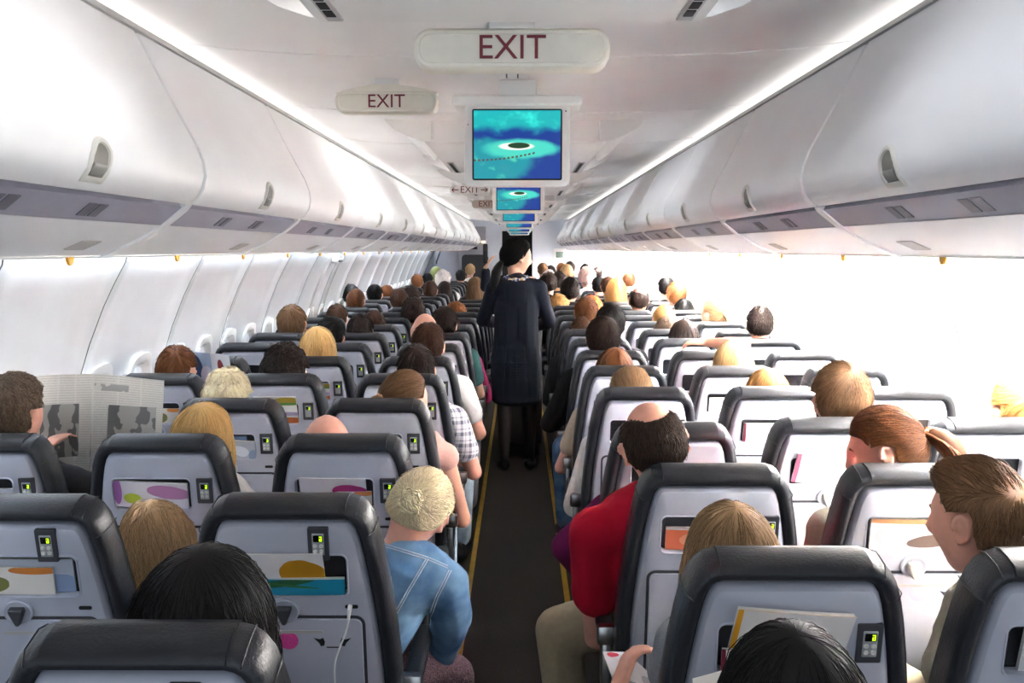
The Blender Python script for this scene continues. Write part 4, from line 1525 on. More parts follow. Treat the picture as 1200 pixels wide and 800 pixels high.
# ------------------------------------------------------------------ hair
def hairline(n, style):
    x, y, z = n
    K = [(-1.0, -0.62), (-0.4, -0.40), (-0.05, -0.10), (0.12, -0.05), (0.30, 0.30), (0.6, 0.52), (1.0, 0.58)]
    if style == 'bald': K = [(-1.0, -0.55), (-0.4, -0.35), (-0.05, -0.10), (0.12, 0.0), (0.2, 0.3), (1.0, 0.95)]
    h = sqrt(max(1e-6, x * x + y * y)); f = y / h
    for (a, za), (b, zb) in zip(K, K[1:]):
        if a <= f <= b:
            return za + (zb - za) * (f - a) / (b - a)
    return K[-1][1]


HAIR = {}


def hair_mesh(style, strands=350, seed=1, hd=False):
    key = (style, strands, seed)
    if key in HAIR: return HAIR[key]
    rnd = random.Random(seed * 97 + len(style))
    th = {'short': 0.014, 'crop': 0.007, 'curly': 0.024, 'bald': 0.007, 'bob': 0.016, 'long': 0.018, 'pony': 0.011, 'lowpony': 0.013, 'bun': 0.012, 'updo': 0.016, 'quiff': 0.016, 'messy': 0.02, 'cap': 0.012, 'none': 0.0}[style]
    V, F = ICO_V if hd else I4_V, ICO_F if hd else I4_F
    hang = style in ('bob', 'long', 'messy')
    drop = {'bob': 0.17, 'long': 0.34, 'messy': 0.20}.get(style, 0)
    pos, keep = [], []
    for n in V:
        p = head_pos(n)
        zl = hairline(n, style)
        k = ss(n.z - zl, -0.02, 0.22)
        nr = Vector((p.x / 0.077 ** 2, p.y / 0.098 ** 2, p.z / 0.118 ** 2)).normalized()
        lump = noise.noise(Vector(n) * 2.2 + Vector((seed * 3.1, 0, 0)))
        t = th
        ok = n.z > zl
        if style in ('curly', 'messy'):
            t = th * (1 + 0.35 * lump + 0.35 * noise.noise(Vector(n) * 6 + Vector((seed, 2, 0))))
        elif style == 'quiff':
            t = th * (1 + 0.2 * lump + 1.2 * ss(n.y, 0.0, 0.9) * ss(n.z, 0.2, 0.95)) * (0.5 + 0.5 * ss(n.z, -0.1, 0.6))
        elif style == 'short':
            t = th * (0.45 + 0.55 * ss(n.z, -0.3, 0.5)) * (1 + 0.25 * lump)
        elif style == 'bald':
            topd = sqrt(n.x ** 2 + (min(0.0, n.y + 0.05) / 1.2) ** 2) if n.z > 0.15 else 9
            ok = ok and not (topd < 0.62 + 0.05 * lump)
            t = th * ss(topd, 0.5, 0.85)
        elif style == 'updo':
            t = th * (1 + 0.3 * lump)
        q = p + nr * (0.0015 + t * k)
        if hang:
            az = atan2(n.x, n.y)
            side_ = abs(az)
            if n.z < 0.18 and side_ > 0.9:
                tt = (0.18 - n.z) / 1.18
                fl = 1 + 0.10 * sin(pi * min(1, tt * 1.2))
                wob = 1 + 0.05 * noise.noise(Vector((az * 3, tt * 2, seed)))
                q = Vector((0.094 * sin(az) * fl * wob, 0.112 * cos(az) * fl * wob - 0.006, 0.030 - tt * (0.03 + drop) * 1.25))
                ok = n.z > -0.88
            elif side_ <= 0.9 and n.z < 0.56:
                ok = False
        if style in ('short', 'crop', 'bald', 'quiff', 'curly', 'pony', 'updo', 'bun') and abs(n.x) > (0.87 if style in ('pony', 'updo', 'bun') else 0.80) and -0.34 < n.z < 0.22 and -0.26 < n.y < 0.30: ok = False
        pos.append(q); keep.append(ok)
    bm = B()
    vs = [bm.verts.new(p) for p in pos]
    for f in F:
        if all(keep[i] for i in f): bm.faces.new([vs[i] for i in f])
    for v in [v for v in bm.verts if not v.link_faces]: bm.verts.remove(v)
    bmesh.ops.recalc_face_normals(bm, faces=bm.faces)
    bm.faces.ensure_lookup_table()
    tie = None
    if style == 'pony': tie = Vector((0, -0.122, 0.022))
    if style == 'lowpony': tie = Vector((0, -0.108, -0.035))
    if style == 'bun': tie = Vector((0, -0.106, 0.075))
    if style == 'updo': tie = Vector((0, -0.118, 0.0))
    tree = BVHTree.FromBMesh(bm)
    base_faces = [f for f in bm.faces]
    areas = [f.calc_area() for f in base_faces]
    cum = []; a = 0
    for x in areas: a += x; cum.append(a)
    import bisect
    crown = Vector((0.012, -0.045, 0.118))
    L = {'short': 0.045, 'crop': 0.018, 'curly': 0.05, 'bald': 0.02, 'bob': 0.13, 'long': 0.18, 'pony': 0.16, 'lowpony': 0.17, 'bun': 0.15, 'updo': 0.13, 'quiff': 0.06, 'messy': 0.13, 'cap': 0}[style]
    srcs = []
    for _ in range(strands if L else 0):
        fi = bisect.bisect(cum, rnd.random() * cum[-1]); fi = min(fi, len(base_faces) - 1)
        f = base_faces[fi]
        ws = [rnd.random() for _ in f.verts]; s_ = sum(ws)
        srcs.append(sum((v.co * (w_ / s_) for v, w_ in zip(f.verts, ws)), Vector()))
    # solid lining for the shell so that it has thickness
    shell_faces = list(bm.faces)
    res = bmesh.ops.solidify(bm, geom=shell_faces, thickness=0.004)
    rad = (0.0008 if hd else 0.0016) * (1.25 if style == 'curly' else 1.0)
    NST = 7 if hd else 6
    for p in srcs:
        pts = [p]
        ln = L * rnd.uniform(0.6, 1.25)
        lift = rnd.uniform(0.0003, 0.0035)
        ph = rnd.random() * 6.28
        fly = rnd.random() < 0.06
        cur = p.copy()
        jit = Vector((rnd.gauss(0, 0.16), rnd.gauss(0, 0.16), rnd.gauss(0, 0.16)))
        for k in range(NST):
            if tie is not None:
                d = tie - cur
                if d.length < 0.02: break
            elif style == 'quiff':
                kq = ss(cur.z, 0.03, 0.10)
                d = Vector((0.3, 1.0, 0.5)) * kq + ((cur - crown).normalized() + Vector((0, 0, -0.3))) * (1 - kq)
            elif hang or style in ('bob', 'long', 'messy'):
                d = Vector((cur.x * 1.0, (cur.y + 0.03) * 1.0, 0))
                if d.length > 1e-6: d = d.normalized() * max(0, (cur.z - 0.03) / 0.09)
                d += Vector((0, 0, -1.0))
            else:
                d = (cur - crown); d.z *= 1.0; d += Vector((0, 0, -0.03))
                if style == 'short' : d += Vector((0.03 * sin(seed), 0.04, 0))
            d = d.normalized() + jit * (1.0 if style not in ('curly', 'messy') else 1.6)
            if style == 'curly':
                d += Vector((cos(ph + k * 1.8), sin(ph + k * 1.8), sin(ph * 2 + k))) * 0.9
            hit = tree.find_nearest(cur)
            if hit[0] is None: break
            nr = hit[1]
            if nr.dot(cur - Vector((0, 0, 0))) < 0: nr = -nr
            d = d - nr * d.dot(nr)
            if d.length < 1e-6: break
            nxt = cur + d.normalized() * (ln / NST)
            hit = tree.find_nearest(nxt)
            if hit[0] is None: break
            n2 = hit[1]
            if n2.dot(hit[0]) < 0: n2 = -n2
            low = hang and nxt.z < -drop * 0.95
            cur = hit[0].copy()
            kk = (k + 1) / NST
            off = lift * (0.4 + 0.6 * sin(pi * kk)) + (0.006 * kk if fly else 0)
            if style in ('short', 'crop', 'curly'): off += 0.003 * kk * rnd.random()
            pts.append(cur + n2 * off)
            if hang and cur.z < -drop: break
        if len(pts) >= 3:
            m = len(pts)
            tube(bm, pts, [rad * (0.55 + 0.45 * sin(pi * min(1, (i + 0.8) / m))) * rnd.uniform(0.8, 1.3) for i in range(m)], 3, False)
    if style in ('pony', 'lowpony', 'bun', 'updo'):
        def tail(t):
            if style == 'lowpony': return tie + Vector((0.0, 0.004 - 0.035 * sin(pi * 0.5 * min(1, t * 1.8)), 0.0 - 0.20 * t))
            return tie + Vector((0, 0.012 - 0.066 * sin(pi * 0.5 * min(1, t * 1.5)), 0.004 + 0.003 * sin(pi * min(1, t * 1.6)) - 0.17 * t ** 1.5))
        nt_ = 90 if not hd else 170
        for i in range(nt_):
            a = rnd.random() * 6.28; r_ = sqrt(rnd.random())
            if style in ('pony', 'lowpony'):
                pts = []
                ln = rnd.uniform(0.8, 1.05)
                for k in range(8):
                    t = k / 7 * ln
                    wd = 0.010 + 0.028 * sin(pi * min(1, t * 0.75 + 0.08))
                    c = tail(t)
                    pts.append(c + Vector((cos(a) * wd * r_, sin(a) * wd * r_ * 0.7, sin(a) * wd * r_ * 0.6)))
                tube(bm, pts, [0.0045] * 7 + [0.0015], 4)
            elif style == 'bun':
                b0 = rnd.random() * 6.28
                c = Vector((0, -0.108, 0.118)); pts = []
                R_ = rnd.uniform(0.018, 0.032)
                tilt_ = Matrix.Rotation(rnd.uniform(-1.2, 1.2), 3, 'X') @ Matrix.Rotation(rnd.uniform(-1.2, 1.2), 3, 'Y')
                for k in range(8):
                    pts.append(c + tilt_ @ Vector((R_ * cos(b0 + k * 0.55), R_ * sin(b0 + k * 0.55), rnd.gauss(0, 0.002))))
                tube(bm, pts, 0.0035, 4)
            else:
                b0 = rnd.random() * 6.28
                c = Vector((rnd.uniform(-0.018, 0.018), -0.120, rnd.uniform(-0.025, 0.02))); pts = []
                R_ = rnd.uniform(0.008, 0.020)
                tilt_ = Matrix.Rotation(rnd.uniform(0.6, 2.4), 3, 'X') @ Matrix.Rotation(rnd.uniform(-0.6, 0.6), 3, 'Y')
                for k in range(7):
                    pts.append(c + tilt_ @ Vector((R_ * cos(b0 + k * 0.6), R_ * sin(b0 + k * 0.6), rnd.gauss(0, 0.002))))
                tube(bm, pts, 0.003, 4)
        if style in ('pony', 'lowpony'):
            tube(bm, [tail(t) for t in (0, .12, .25, .4, .55, .7, .85, .97)], [0.014, 0.024, 0.030, 0.033, 0.031, 0.026, 0.018, 0.006], 12)
        elif style == 'bun':
            ellipsoid(bm, Vector((0, -0.108, 0.118)), (0.028, 0.028, 0.026))
        else:
            ellipsoid(bm, Vector((0, -0.112, 0.0)), (0.028, 0.020, 0.028))
    me = bpy.data.meshes.new('hair')
    bm.to_mesh(me); bm.free()
    smooth(me)
    HAIR[key] = me
    return me


def tie_mesh(style):
    bm = B()
    c = Vector((0, -0.122, 0.027)) if style == 'pony' else Vector((0, -0.106, 0.09))
    n = 24
    pts = [c + Vector((0.014 * cos(2 * pi * k / n), 0.004 * sin(6 * pi * k / n), 0.014 * sin(2 * pi * k / n))) for k in range(n + 1)]
    tube(bm, pts, [0.006 + 0.002 * sin(k * 2.1) for k in range(n + 1)], 8)
    return mesh('hair_tie', bm, True)


HC = {k: hair_mat(k, v) for k, v in {
    'black': '#0d0a09', 'dark': '#2b1d17', 'brown': '#4d3223', 'light': '#7b5c40', 'sand': '#a58560', 'blonde': '#d3ab6c', 'platinum': '#f4dab4', 'wheat': '#bf9c6c', 'honey': '#a27642', 'umber': '#43342a',
    'ginger': '#8a5632', 'orange': '#d9662a', 'grey': '#857b70', 'greybrown': '#6b5848', 'pinkgrey': '#b79c93', 'white': '#ddd3cc', 'chestnut': '#6b4022', 'green': '#858a55'}.items()}
SKIN = {'l': M_skin, 'p': M_skin2, 't': M_skin3}


def cloth(name, col, rough=0.85, n=0.08, sc=60):
    return mat('cloth_' + name, col, rough, noise_amt=n, noise_scale=sc, bump=0.25, bump_scale=350, spec=0.2)


def plaid_mat():
    m = bpy.data.materials.new('cloth_plaid'); m.use_nodes = True
    nt = m.node_tree; nd = nt.nodes; lk = nt.links; b = nd['Principled BSDF']; b.inputs['Roughness'].default_value = 0.85
    tc = nd.new('ShaderNodeTexCoord'); sp = nd.new('ShaderNodeSeparateXYZ'); lk.new(tc.outputs['Object'], sp.inputs[0])
    def M(op, a, b2=None):
        n = nd.new('ShaderNodeMath'); n.operation = op
        for i, x in enumerate((a, b2)):
            if x is None: continue
            if isinstance(x, (int, float)): n.inputs[i].default_value = x
            else: lk.new(x, n.inputs[i])
        return n.outputs[0]
    def band(c, off, width, per=0.055):
        return M('LESS_THAN', M('FRACT', M('ADD', M('DIVIDE', c, per), off)), width)
    xy = M('ADD', sp.outputs[0], M('MULTIPLY', sp.outputs[1], 0.8))
    a1 = band(xy, 0.0, 0.32); a2 = band(sp.outputs[2], 0.2, 0.32)
    t1 = band(xy, 0.45, 0.07); t2 = band(sp.outputs[2], 0.65, 0.07)
    f = M('ADD', M('MULTIPLY', M('ADD', a1, a2), 0.42), M('MULTIPLY', M('MAXIMUM', t1, t2), 0.5))
    r = nd.new('ShaderNodeValToRGB'); r.color_ramp.elements[0].color = lin('#e9e6ea'); r.color_ramp.elements[1].color = lin('#27355f')
    lk.new(f, r.inputs[0]); lk.new(r.outputs[0], b.inputs['Base Color'])
    return m


def denim_mat(name, c0, c1, sc=9):
    m = bpy.data.materials.new(name); m.use_nodes = True
    nt = m.node_tree; nd = nt.nodes; lk = nt.links; b = nd['Principled BSDF']; b.inputs['Roughness'].default_value = 0.85
    b.inputs['Specular IOR Level'].default_value = 0.2
    tc = nd.new('ShaderNodeTexCoord')
    n = nd.new('ShaderNodeTexNoise'); n.inputs['Scale'].default_value = sc; n.inputs['Detail'].default_value = 8
    wv = nd.new('ShaderNodeTexWave'); wv.inputs['Scale'].default_value = 180; wv.inputs['Distortion'].default_value = 2
    lk.new(tc.outputs['Object'], n.inputs['Vector']); lk.new(tc.outputs['Object'], wv.inputs['Vector'])
    r = nd.new('ShaderNodeValToRGB'); r.color_ramp.elements[0].position = 0.3; r.color_ramp.elements[1].position = 0.72
    r.color_ramp.elements[0].color = lin(c0); r.color_ramp.elements[1].color = lin(c1)
    lk.new(n.outputs['Fac'], r.inputs[0]); lk.new(r.outputs[0], b.inputs['Base Color'])
    bp_ = nd.new('ShaderNodeBump'); bp_.inputs['Strength'].default_value = 0.3; bp_.inputs['Distance'].default_value = 0.004
    lk.new(n.outputs['Fac'], bp_.inputs['Height']); lk.new(bp_.outputs[0], b.inputs['Normal'])
    return m


def paisley_mat():
    m = bpy.data.materials.new('cloth_paisley'); m.use_nodes = True
    nt = m.node_tree; nd = nt.nodes; lk = nt.links; b = nd['Principled BSDF']; b.inputs['Roughness'].default_value = 0.9
    tc = nd.new('ShaderNodeTexCoord')
    v = nd.new('ShaderNodeTexVoronoi'); v.inputs['Scale'].default_value = 55; v.feature = 'DISTANCE_TO_EDGE'
    n = nd.new('ShaderNodeTexNoise'); n.inputs['Scale'].default_value = 30; n.inputs['Distortion'].default_value = 3
    lk.new(tc.outputs['Object'], n.inputs['Vector']); lk.new(n.outputs['Color'], v.inputs['Vector'])
    v.inputs['Scale'].default_value = 9
    r = nd.new('ShaderNodeValToRGB'); r.color_ramp.elements[0].position = 0.02; r.color_ramp.elements[1].position = 0.10
    r.color_ramp.elements[0].color = lin('#a98a94'); r.color_ramp.elements[1].color = lin('#3b2129')
    lk.new(v.outputs['Distance'], r.inputs[0]); lk.new(r.outputs[0], b.inputs['Base Color'])
    return m


CL = {
    'navy': cloth('navy', '#23283a'), 'black': cloth('black', '#17171a'), 'white': cloth('white', '#e4e2df'), 'grey': cloth('grey', '#7d7e84'), 'teal': cloth('teal', '#3d6a66'),
    'beige': cloth('beige', '#c9bda6'), 'cream': cloth('cream', '#e2d8c6'), 'magenta': cloth('magenta', '#a02a5a'), 'purple': cloth('purple', '#7a2560'), 'red': cloth('red', '#b80f2e', n=0.04),
    'blue': cloth('blue', '#3a5a92'), 'green': cloth('green', '#4d6045'), 'rose': cloth('rose', '#c69a90'), 'charcoal': cloth('charcoal', '#35363b'), 'plaid': plaid_mat(),
    'denim': denim_mat('cloth_denim', '#3a6594', '#8fb2d2'), 'jeans': denim_mat('cloth_jeans', '#3e5f86', '#6d8fb4', 14), 'palejeans': denim_mat('cloth_pale_jeans', '#8aa0b4', '#b4c4d2', 14),
    'khaki': cloth('khaki', '#9a8c74'), 'paisley': paisley_mat(), 'stone': cloth('stone', '#9b9688'), 'skin': M_skin2}
M_shoe = mat('shoe_brown', '#5d5044', 0.6)
M_shoeb = mat('shoe_black', '#1a1a1c', 0.5)
M_tie = mat('hair_tie_copper', '#c48a62', 0.5)
M_eye = mat('eye_white', '#e8e4df', 0.2)
M_iris = mat('eye_iris', '#3a2c22', 0.2)


def face_parts(root, hc, R, brow):
    for s in (-1, 1):
        c = hc + R @ Vector((s * 0.031, 0.0685, 0.010))
        bm = B(); ellipsoid(bm, c, (0.0125, 0.0125, 0.0125), None, 14, 10)
        e = obj('eye', mesh('eye', bm), M_eye, root)
        bm = B(); ellipsoid(bm, hc + R @ Vector((s * 0.031, 0.0785, 0.010)), (0.006, 0.0045, 0.006), None, 12, 8)
        obj('iris', mesh('iris', bm), M_iris, e)
        bm = B()
        tube(bm, [hc + R @ Vector((s * x, y, z)) for x, y, z in ((0.016, 0.090, 0.027), (0.030, 0.088, 0.032), (0.045, 0.076, 0.026))], [0.0035, 0.004, 0.002], 6)
        obj('eyebrow', mesh('eyebrow', bm), brow, root)


TROUSER_CACHE, SHOE_CACHE = {}, {}


def person(seat, px, top, style, hair, shirt, label, dy=0.22, sleeve=1.0, skin='l', female=None, yaw=0, pitch=0, roll=0, out=0.0, strands=None, voxel=0.013,
           trousers='navy', seed=1, kneeout=0.0, hd=False, hs=1.0, S=None, legs=None, arms=None, hand_kw=None, fine=False, face=False, name='passenger', hips=None, hairscale=1.0, shoes=None, group=None, cuff=0.0, cap=None, folds=None, sway=0.0, swid=None, sh_dir=None):
    side, n, c = seat
    y0 = (YL if side == 'L' else YR)[n] if n >= 0 else (YL[0] if side == 'L' else YR[0]) + 0.78 * n
    x0 = CX[(side, c)]
    root = empty(name, (x0, y0, 0))
    tag(root, label, 'person', group)
    top3 = P(px, top, y0 + dy)
    if female is None: female = style in ('bob', 'long', 'pony', 'lowpony', 'bun', 'updo', 'messy')
    th = {'short': 0.012, 'crop': 0.008, 'curly': 0.022, 'bald': 0.002, 'bob': 0.017, 'long': 0.019, 'pony': 0.012, 'lowpony': 0.013, 'bun': 0.013, 'updo': 0.017, 'quiff': 0.018, 'messy': 0.02, 'cap': 0.013, 'none': 0.0}[style]
    R = (Matrix.Rotation(radians(yaw), 3, 'Z') @ Matrix.Rotation(radians(roll), 3, 'Y') @ Matrix.Rotation(radians(-pitch), 3, 'X'))
    hc = Vector((top3.x - x0, dy, top3.z - (0.118 + th) * hs * (0.85 + 0.15 * cos(radians(pitch)))))
    ao = 1 if side == 'L' else -1       # aisle direction
    if S is None:
        hx = hips[0] if hips else hc.x * 0.45
        hp = Vector((hx, 0.335 if not hips else hips[1], 0.545))
        arms = dict(arms or {})
        if out and ('R' if ao > 0 else 'L') not in arms:
            k = 'R' if ao > 0 else 'L'
            nb = hc + Vector((0, -0.03, -0.172))
            sh = nb + Vector((ao * 0.175, 0, -0.055))
            arms[k] = (sh + Vector((ao * (0.03 + out * 0.6), 0.06, -0.25)), sh + Vector((ao * (-0.02 + out * 0.2), 0.28, -0.23)))
        legs = dict(legs or {})
        if kneeout:
            k = 'R' if ao > 0 else 'L'
            legs[k] = (hp + Vector((ao * 0.09, 0.02, 0)), Vector((hp.x + ao * (0.13 + kneeout), hp.y + 0.36, 0.54)), Vector((hp.x + ao * (0.13 + kneeout * 0.8), hp.y + 0.40, 0.085)))
        S = skeleton(hc, R, hp, female=female, sh_dir=sh_dir, sw=swid or (0.158 if female else 0.178), arms=arms, legs=legs, neck_off=(sway, -0.03 - 0.03 * sin(radians(pitch)), -0.172))
    S['hs'] = hs
    bd = body_mesh(S, voxel, 3, fine, hand_kw)
    obj('body', bd, SKIN[skin], root)
    sm_ = shirt_mesh(S, sleeve, 0.014 if not fine else 0.008, cuff=cuff, folds=(folds if folds is not None else (0.003 if fine else 0.0)))
    sh = obj('shirt', sm_, CL[shirt], root)
    # trousers are shared by everyone who sits the same way
    key = (round(S['hips'].x, 2), bool(kneeout), female, side if kneeout else '', round(kneeout, 2)) if legs == {} or not legs else None
    if key is None or key not in TROUSER_CACHE:
        tm = trousers_mesh(S)
        if key: TROUSER_CACHE[key] = tm
    else: tm = TROUSER_CACHE[key]
    obj('trousers', tm, CL[trousers], root)
    for k in 'LR':
        hp_, kn, an = S['legs'][k]
        fd = S['toe'][k] if 'toe' in S else (0.03 * (1 if k == 'R' else -1), 0.16, -0.045)
        if 'SHOE' not in SHOE_CACHE: SHOE_CACHE['SHOE'] = shoe_mesh((0, 0, 0.085), (0.0, 0.165, -0.045))
        so = obj('shoe', SHOE_CACHE['SHOE'], shoes or M_shoeb, root, (an[0], an[1], 0.0), (0, 0, -atan2(fd[0], fd[1])))
    if style == 'none':
        root['_hc'] = hc[:]
        return root, S
    st = strands if strands is not None else (260 if n > 8 else 600)
    hm = hair_mesh(style, st, seed, hd)
    h = obj('hair', hm, HC[hair], root, hc, R.to_euler())
    h.scale = (hs * hairscale,) * 3
    if style in ('pony',):
        if ('tie', style) not in HAIR: HAIR[('tie', style)] = tie_mesh(style)
        t_ = obj('hair_tie', HAIR[('tie', style)], M_tie, root, hc, R.to_euler())
    if face: face_parts(root, hc, R, HC[hair])
    root['_hc'] = hc[:]
    return root, S

# ------------------------------------------------------------------ passengers, nearest first
def loc(seat, px, py, Y):
    side, n, c = seat
    return P(px, py, Y) - Vector((CX[(side, c)], (YL if side == 'L' else YR)[n], 0))


# --- left block, near
person(('L', 0, 'a'), 238, 652, 'long', 'black', 'black', 'woman with long black hair seen from behind, nearest head at the bottom left', dy=0.19, hd=True, strands=3600, seed=3, hs=1.12, hairscale=1.12, yaw=-6)
person(('L', 1, 'm'), 183, 586, 'messy', 'sand', 'rose', 'blonde woman bowing low between the two nearest left seats, face hidden', dy=0.50, hd=True, strands=2880, seed=4, yaw=12, roll=-8, pitch=10, hs=1.05)
person(('L', 2, 'w'), 14, 438, 'curly', 'greybrown', 'charcoal', 'man with curly grey-brown hair holding up a newspaper at the left edge', dy=0.24, hd=True, strands=3840, seed=5, yaw=-18, skin='p',
       arms={'R': ((0.26, 0.42, 0.76), (0.22, 0.62, 0.90)), 'L': ((-0.16, 0.45, 0.76), (-0.10, 0.62, 0.90))})
person(('L', 2, 'm'), 236, 471, 'bob', 'blonde', 'white', 'woman with a golden blonde bob leaning towards the aisle in the second left row', dy=0.25, hd=True, strands=3600, seed=6, roll=6, yaw=-10)
person(('L', 2, 'a'), 382, 486, 'none', 'grey', 'grey', 'bald pink-headed man just showing above a left aisle seat', dy=0.22, skin='p', strands=150, seed=7, pitch=12)
sk = ('L', 1, 'a')
hc0 = loc(sk, 489, 548, 2.34 + 0.40)
Rh = Matrix.Rotation(radians(-15), 3, 'Z') @ Matrix.Rotation(radians(18), 3, 'Y') @ Matrix.Rotation(radians(-32), 3, 'X')
hc_d = Vector((hc0.x, 0.40, hc0.z - 0.118))
S = skeleton(hc_d, Rh, (0.02, 0.36, 0.545), female=True, sw=0.145, sh_dir=(1, 0.1, -0.22), neck_off=(-0.035, -0.055, -0.115),
             lean=(0.13, 0.36, 0.70), arms={'R': (loc(sk, 530, 722, 2.78), loc(sk, 512, 778, 2.98)), 'L': ((-0.12, 0.42, 0.62), (0.05, 0.62, 0.62))},
             legs={'R': ((0.10, 0.38, 0.545), loc(sk, 530, 792, 3.00), loc(sk, 530, 792, 3.00) * 1 + Vector((0.0, 0.03, -0.40))), 'L': ((-0.08, 0.38, 0.545), (-0.10, 0.78, 0.535), (-0.10, 0.80, 0.085))})
S['legs']['R'] = (S['legs']['R'][0], S['legs']['R'][1], Vector((S['legs']['R'][1].x, S['legs']['R'][1].y + 0.03, 0.085)))
denim_root, S_d = person(sk, 489, 548, 'updo', 'platinum', 'denim', 'blonde woman in a blue denim jacket bending forward beside the aisle', dy=0.40, S=S, hd=True, strands=3600, seed=8, hs=0.9, yaw=-15, roll=18, pitch=32, fine=True, voxel=0.0085,
       trousers='paisley', skin='p', legs=S['legs'], female=True)
# jacket stitching, collar and back yoke
jk = [c for c in denim_root.children if c.name.split('.')[0] == 'shirt'][0]
tree = BVHTree.FromPolygons([v.co for v in jk.data.vertices], [p.vertices for p in jk.data.polygons])
M_stitch = cloth('stitch_pale', '#c9d3df')
bm = B()
n_, u_ = S_d['neck'], (S_d['neck'] - S_d['chest']).normalized()
sd_ = S_d['sd']
org_d = Vector((CX[('L', 'a')], YL[1], 0))
eye = Vector(cam.location) - org_d
def back_line(px, r=0.0016):
    out = []
    for a, b in zip(px, px[1:]):
        for k in range(8):
            t = k / 8
            q = P(a[0] + (b[0] - a[0]) * t, a[1] + (b[1] - a[1]) * t, 2.7) - org_d
            hit = tree.ray_cast(eye, (q - eye).normalized())
            if hit[0] is not None: out.append(hit[0] - (q - eye).normalized() * 0.001)
    if len(out) > 2: tube(bm, out, r, 5)
for o_ in (0, 3):
    back_line([(440, 634 + o_), (470, 643 + o_), (500, 652 + o_), (528, 664 + o_)])
    back_line([(499 + o_, 655), (478 + o_, 690), (456 + o_, 730), (448 + o_, 760)])
    back_line([(526 + o_, 668), (510 + o_, 700), (498 + o_, 735)])
obj('stitching', mesh('stitching', bm), M_stitch, denim_root)
bm = B()
kk = 20
cpts = [n_ + sd_ * (0.078 * cos(2 * pi * i / kk)) + u_.cross(sd_) * (0.074 * sin(2 * pi * i / kk)) + u_ * 0.006 for i in range(kk + 1)]
tube(bm, cpts, 0.016, 10)
obj('collar', mesh('collar', bm), CL['denim'], denim_root)

person(('L', 3, 'm'), 266, 431, 'curly', 'platinum', 'white', 'small person with curly white-blond hair low between two left seats', dy=0.24, seed=9, strands=900, hd=True, hs=0.92)
person(('L', 3, 'a'), 474, 433, 'pony', 'light', 'rose', 'woman with a light brown side ponytail and bare arm in the third left aisle seat', dy=0.22, seed=10, hd=True, strands=2400, sleeve=0.0, out=0.03, skin='p', yaw=-48, roll=4, kneeout=0.03, trousers='palejeans')
person(('L', 4, 'w'), 207, 405, 'short', 'chestnut', 'grey', 'brown-haired window passenger reading a colour magazine on the left', seed=11, yaw=-12, strands=700, skin='p')
person(('L', 4, 'm'), 333, 402, 'curly', 'dark', 'navy', 'person with thick dark curly hair in a left middle seat', seed=12, strands=800, hs=1.08)
person(('L', 4, 'a'), 488, 404, 'short', 'dark', 'plaid', 'man with short dark hair in a blue plaid shirt, left aisle seat', seed=13, strands=800, sleeve=0.5, out=0.10, trousers='palejeans', kneeout=0.08, skin='p')
person(('L', 5, 'm'), 372, 382, 'bob', 'blonde', 'grey', 'woman with straight pale blonde hair in the fifth left row', seed=14, strands=700)
person(('L', 5, 'a'), 502, 378, 'short', 'brown', 'white', 'man with short brown hair in a white short-sleeved shirt, left aisle seat', seed=15, strands=800, sleeve=0.5, out=0.11, trousers='grey', kneeout=0.09, skin='p')
person(('L', 6, 'w'), 296, 386, 'short', 'brown', 'grey', 'x', seed=16) if False else None
person(('L', 6, 'm'), 386, 371, 'short', 'black', 'black', 'person with smooth black hair leaning over in a left middle seat', seed=17, roll=10)
person(('L', 6, 'a'), 498, 367, 'none', 'brown', 'white', 'bald man with a pink crown on the left aisle, right in front of brown hair', seed=18, skin='p', out=0.08, sleeve=0.5, strands=120)
person(('L', 7, 'w'), 342, 357, 'short', 'light', 'navy', 'man with full light brown hair showing high above a left window seat', seed=19, hs=1.12, strands=500)
person(('L', 7, 'm'), 422, 368, 'short', 'dark', 'grey', 'dark brown crown just above a left middle seat, seventh row', seed=20)
person(('L', 7, 'a'), 520, 359, 'short', 'dark', 'teal', 'dark-haired person in teal leaning to the aisle behind the bald crown', seed=21, roll=6, out=0.06, sleeve=0.5)
person(('L', 8, 'm'), 438, 364, 'short', 'brown', 'charcoal', 'low brown crown in the eighth left row, barely above the seats', seed=22)
person(('L', 8, 'a'), 528, 372, 'short', 'brown', 'magenta', 'passenger in magenta in the eighth left aisle seat, mostly hidden', seed=23, out=0.10)
person(('L', 9, 'w'), 395, 356, 'short', 'brown', 'charcoal', 'brown crown low at the left windows before the two dark heads', seed=24)
person(('L', 9, 'm'), 484, 348, 'curly', 'dark', 'black', 'dark wavy-haired head tilted right in a left middle seat', seed=25, roll=6)
person(('L', 10, 'a'), 534, 353, 'curly', 'ginger', 'beige', 'sandy ginger curly crown on the left aisle beside the attendant', seed=26)
person(('L', 11, 'w'), 417, 338, 'updo', 'chestnut', 'grey', 'person with brown hair gathered in a knot by the left windows', seed=27)
person(('L', 11, 'm'), 468, 338, 'short', 'brown', 'white', 'short brown-haired man with pale collar, eleventh left row', seed=28)
person(('L', 12, 'w'), 411, 333, 'short', 'black', 'black', 'black-haired head behind the brown knot by the left windows', seed=29)
person(('L', 12, 'm'), 482, 335, 'curly', 'dark', 'grey', 'dark curly head just behind the short brown-haired man with pale collar', seed=30)
person(('L', 13, 'w'), 439, 333, 'short', 'black', 'blue', 'black-haired head in blue near the left windows, thirteenth row', seed=31)
person(('L', 13, 'a'), 557, 324, 'bob', 'light', 'cream', 'brown-haired woman with a cream scarf beside the attendant', seed=32, strands=500)
person(('L', 14, 'w'), 453, 334, 'short', 'ginger', 'grey', 'ginger crown low by the left windows in the distance', seed=33)
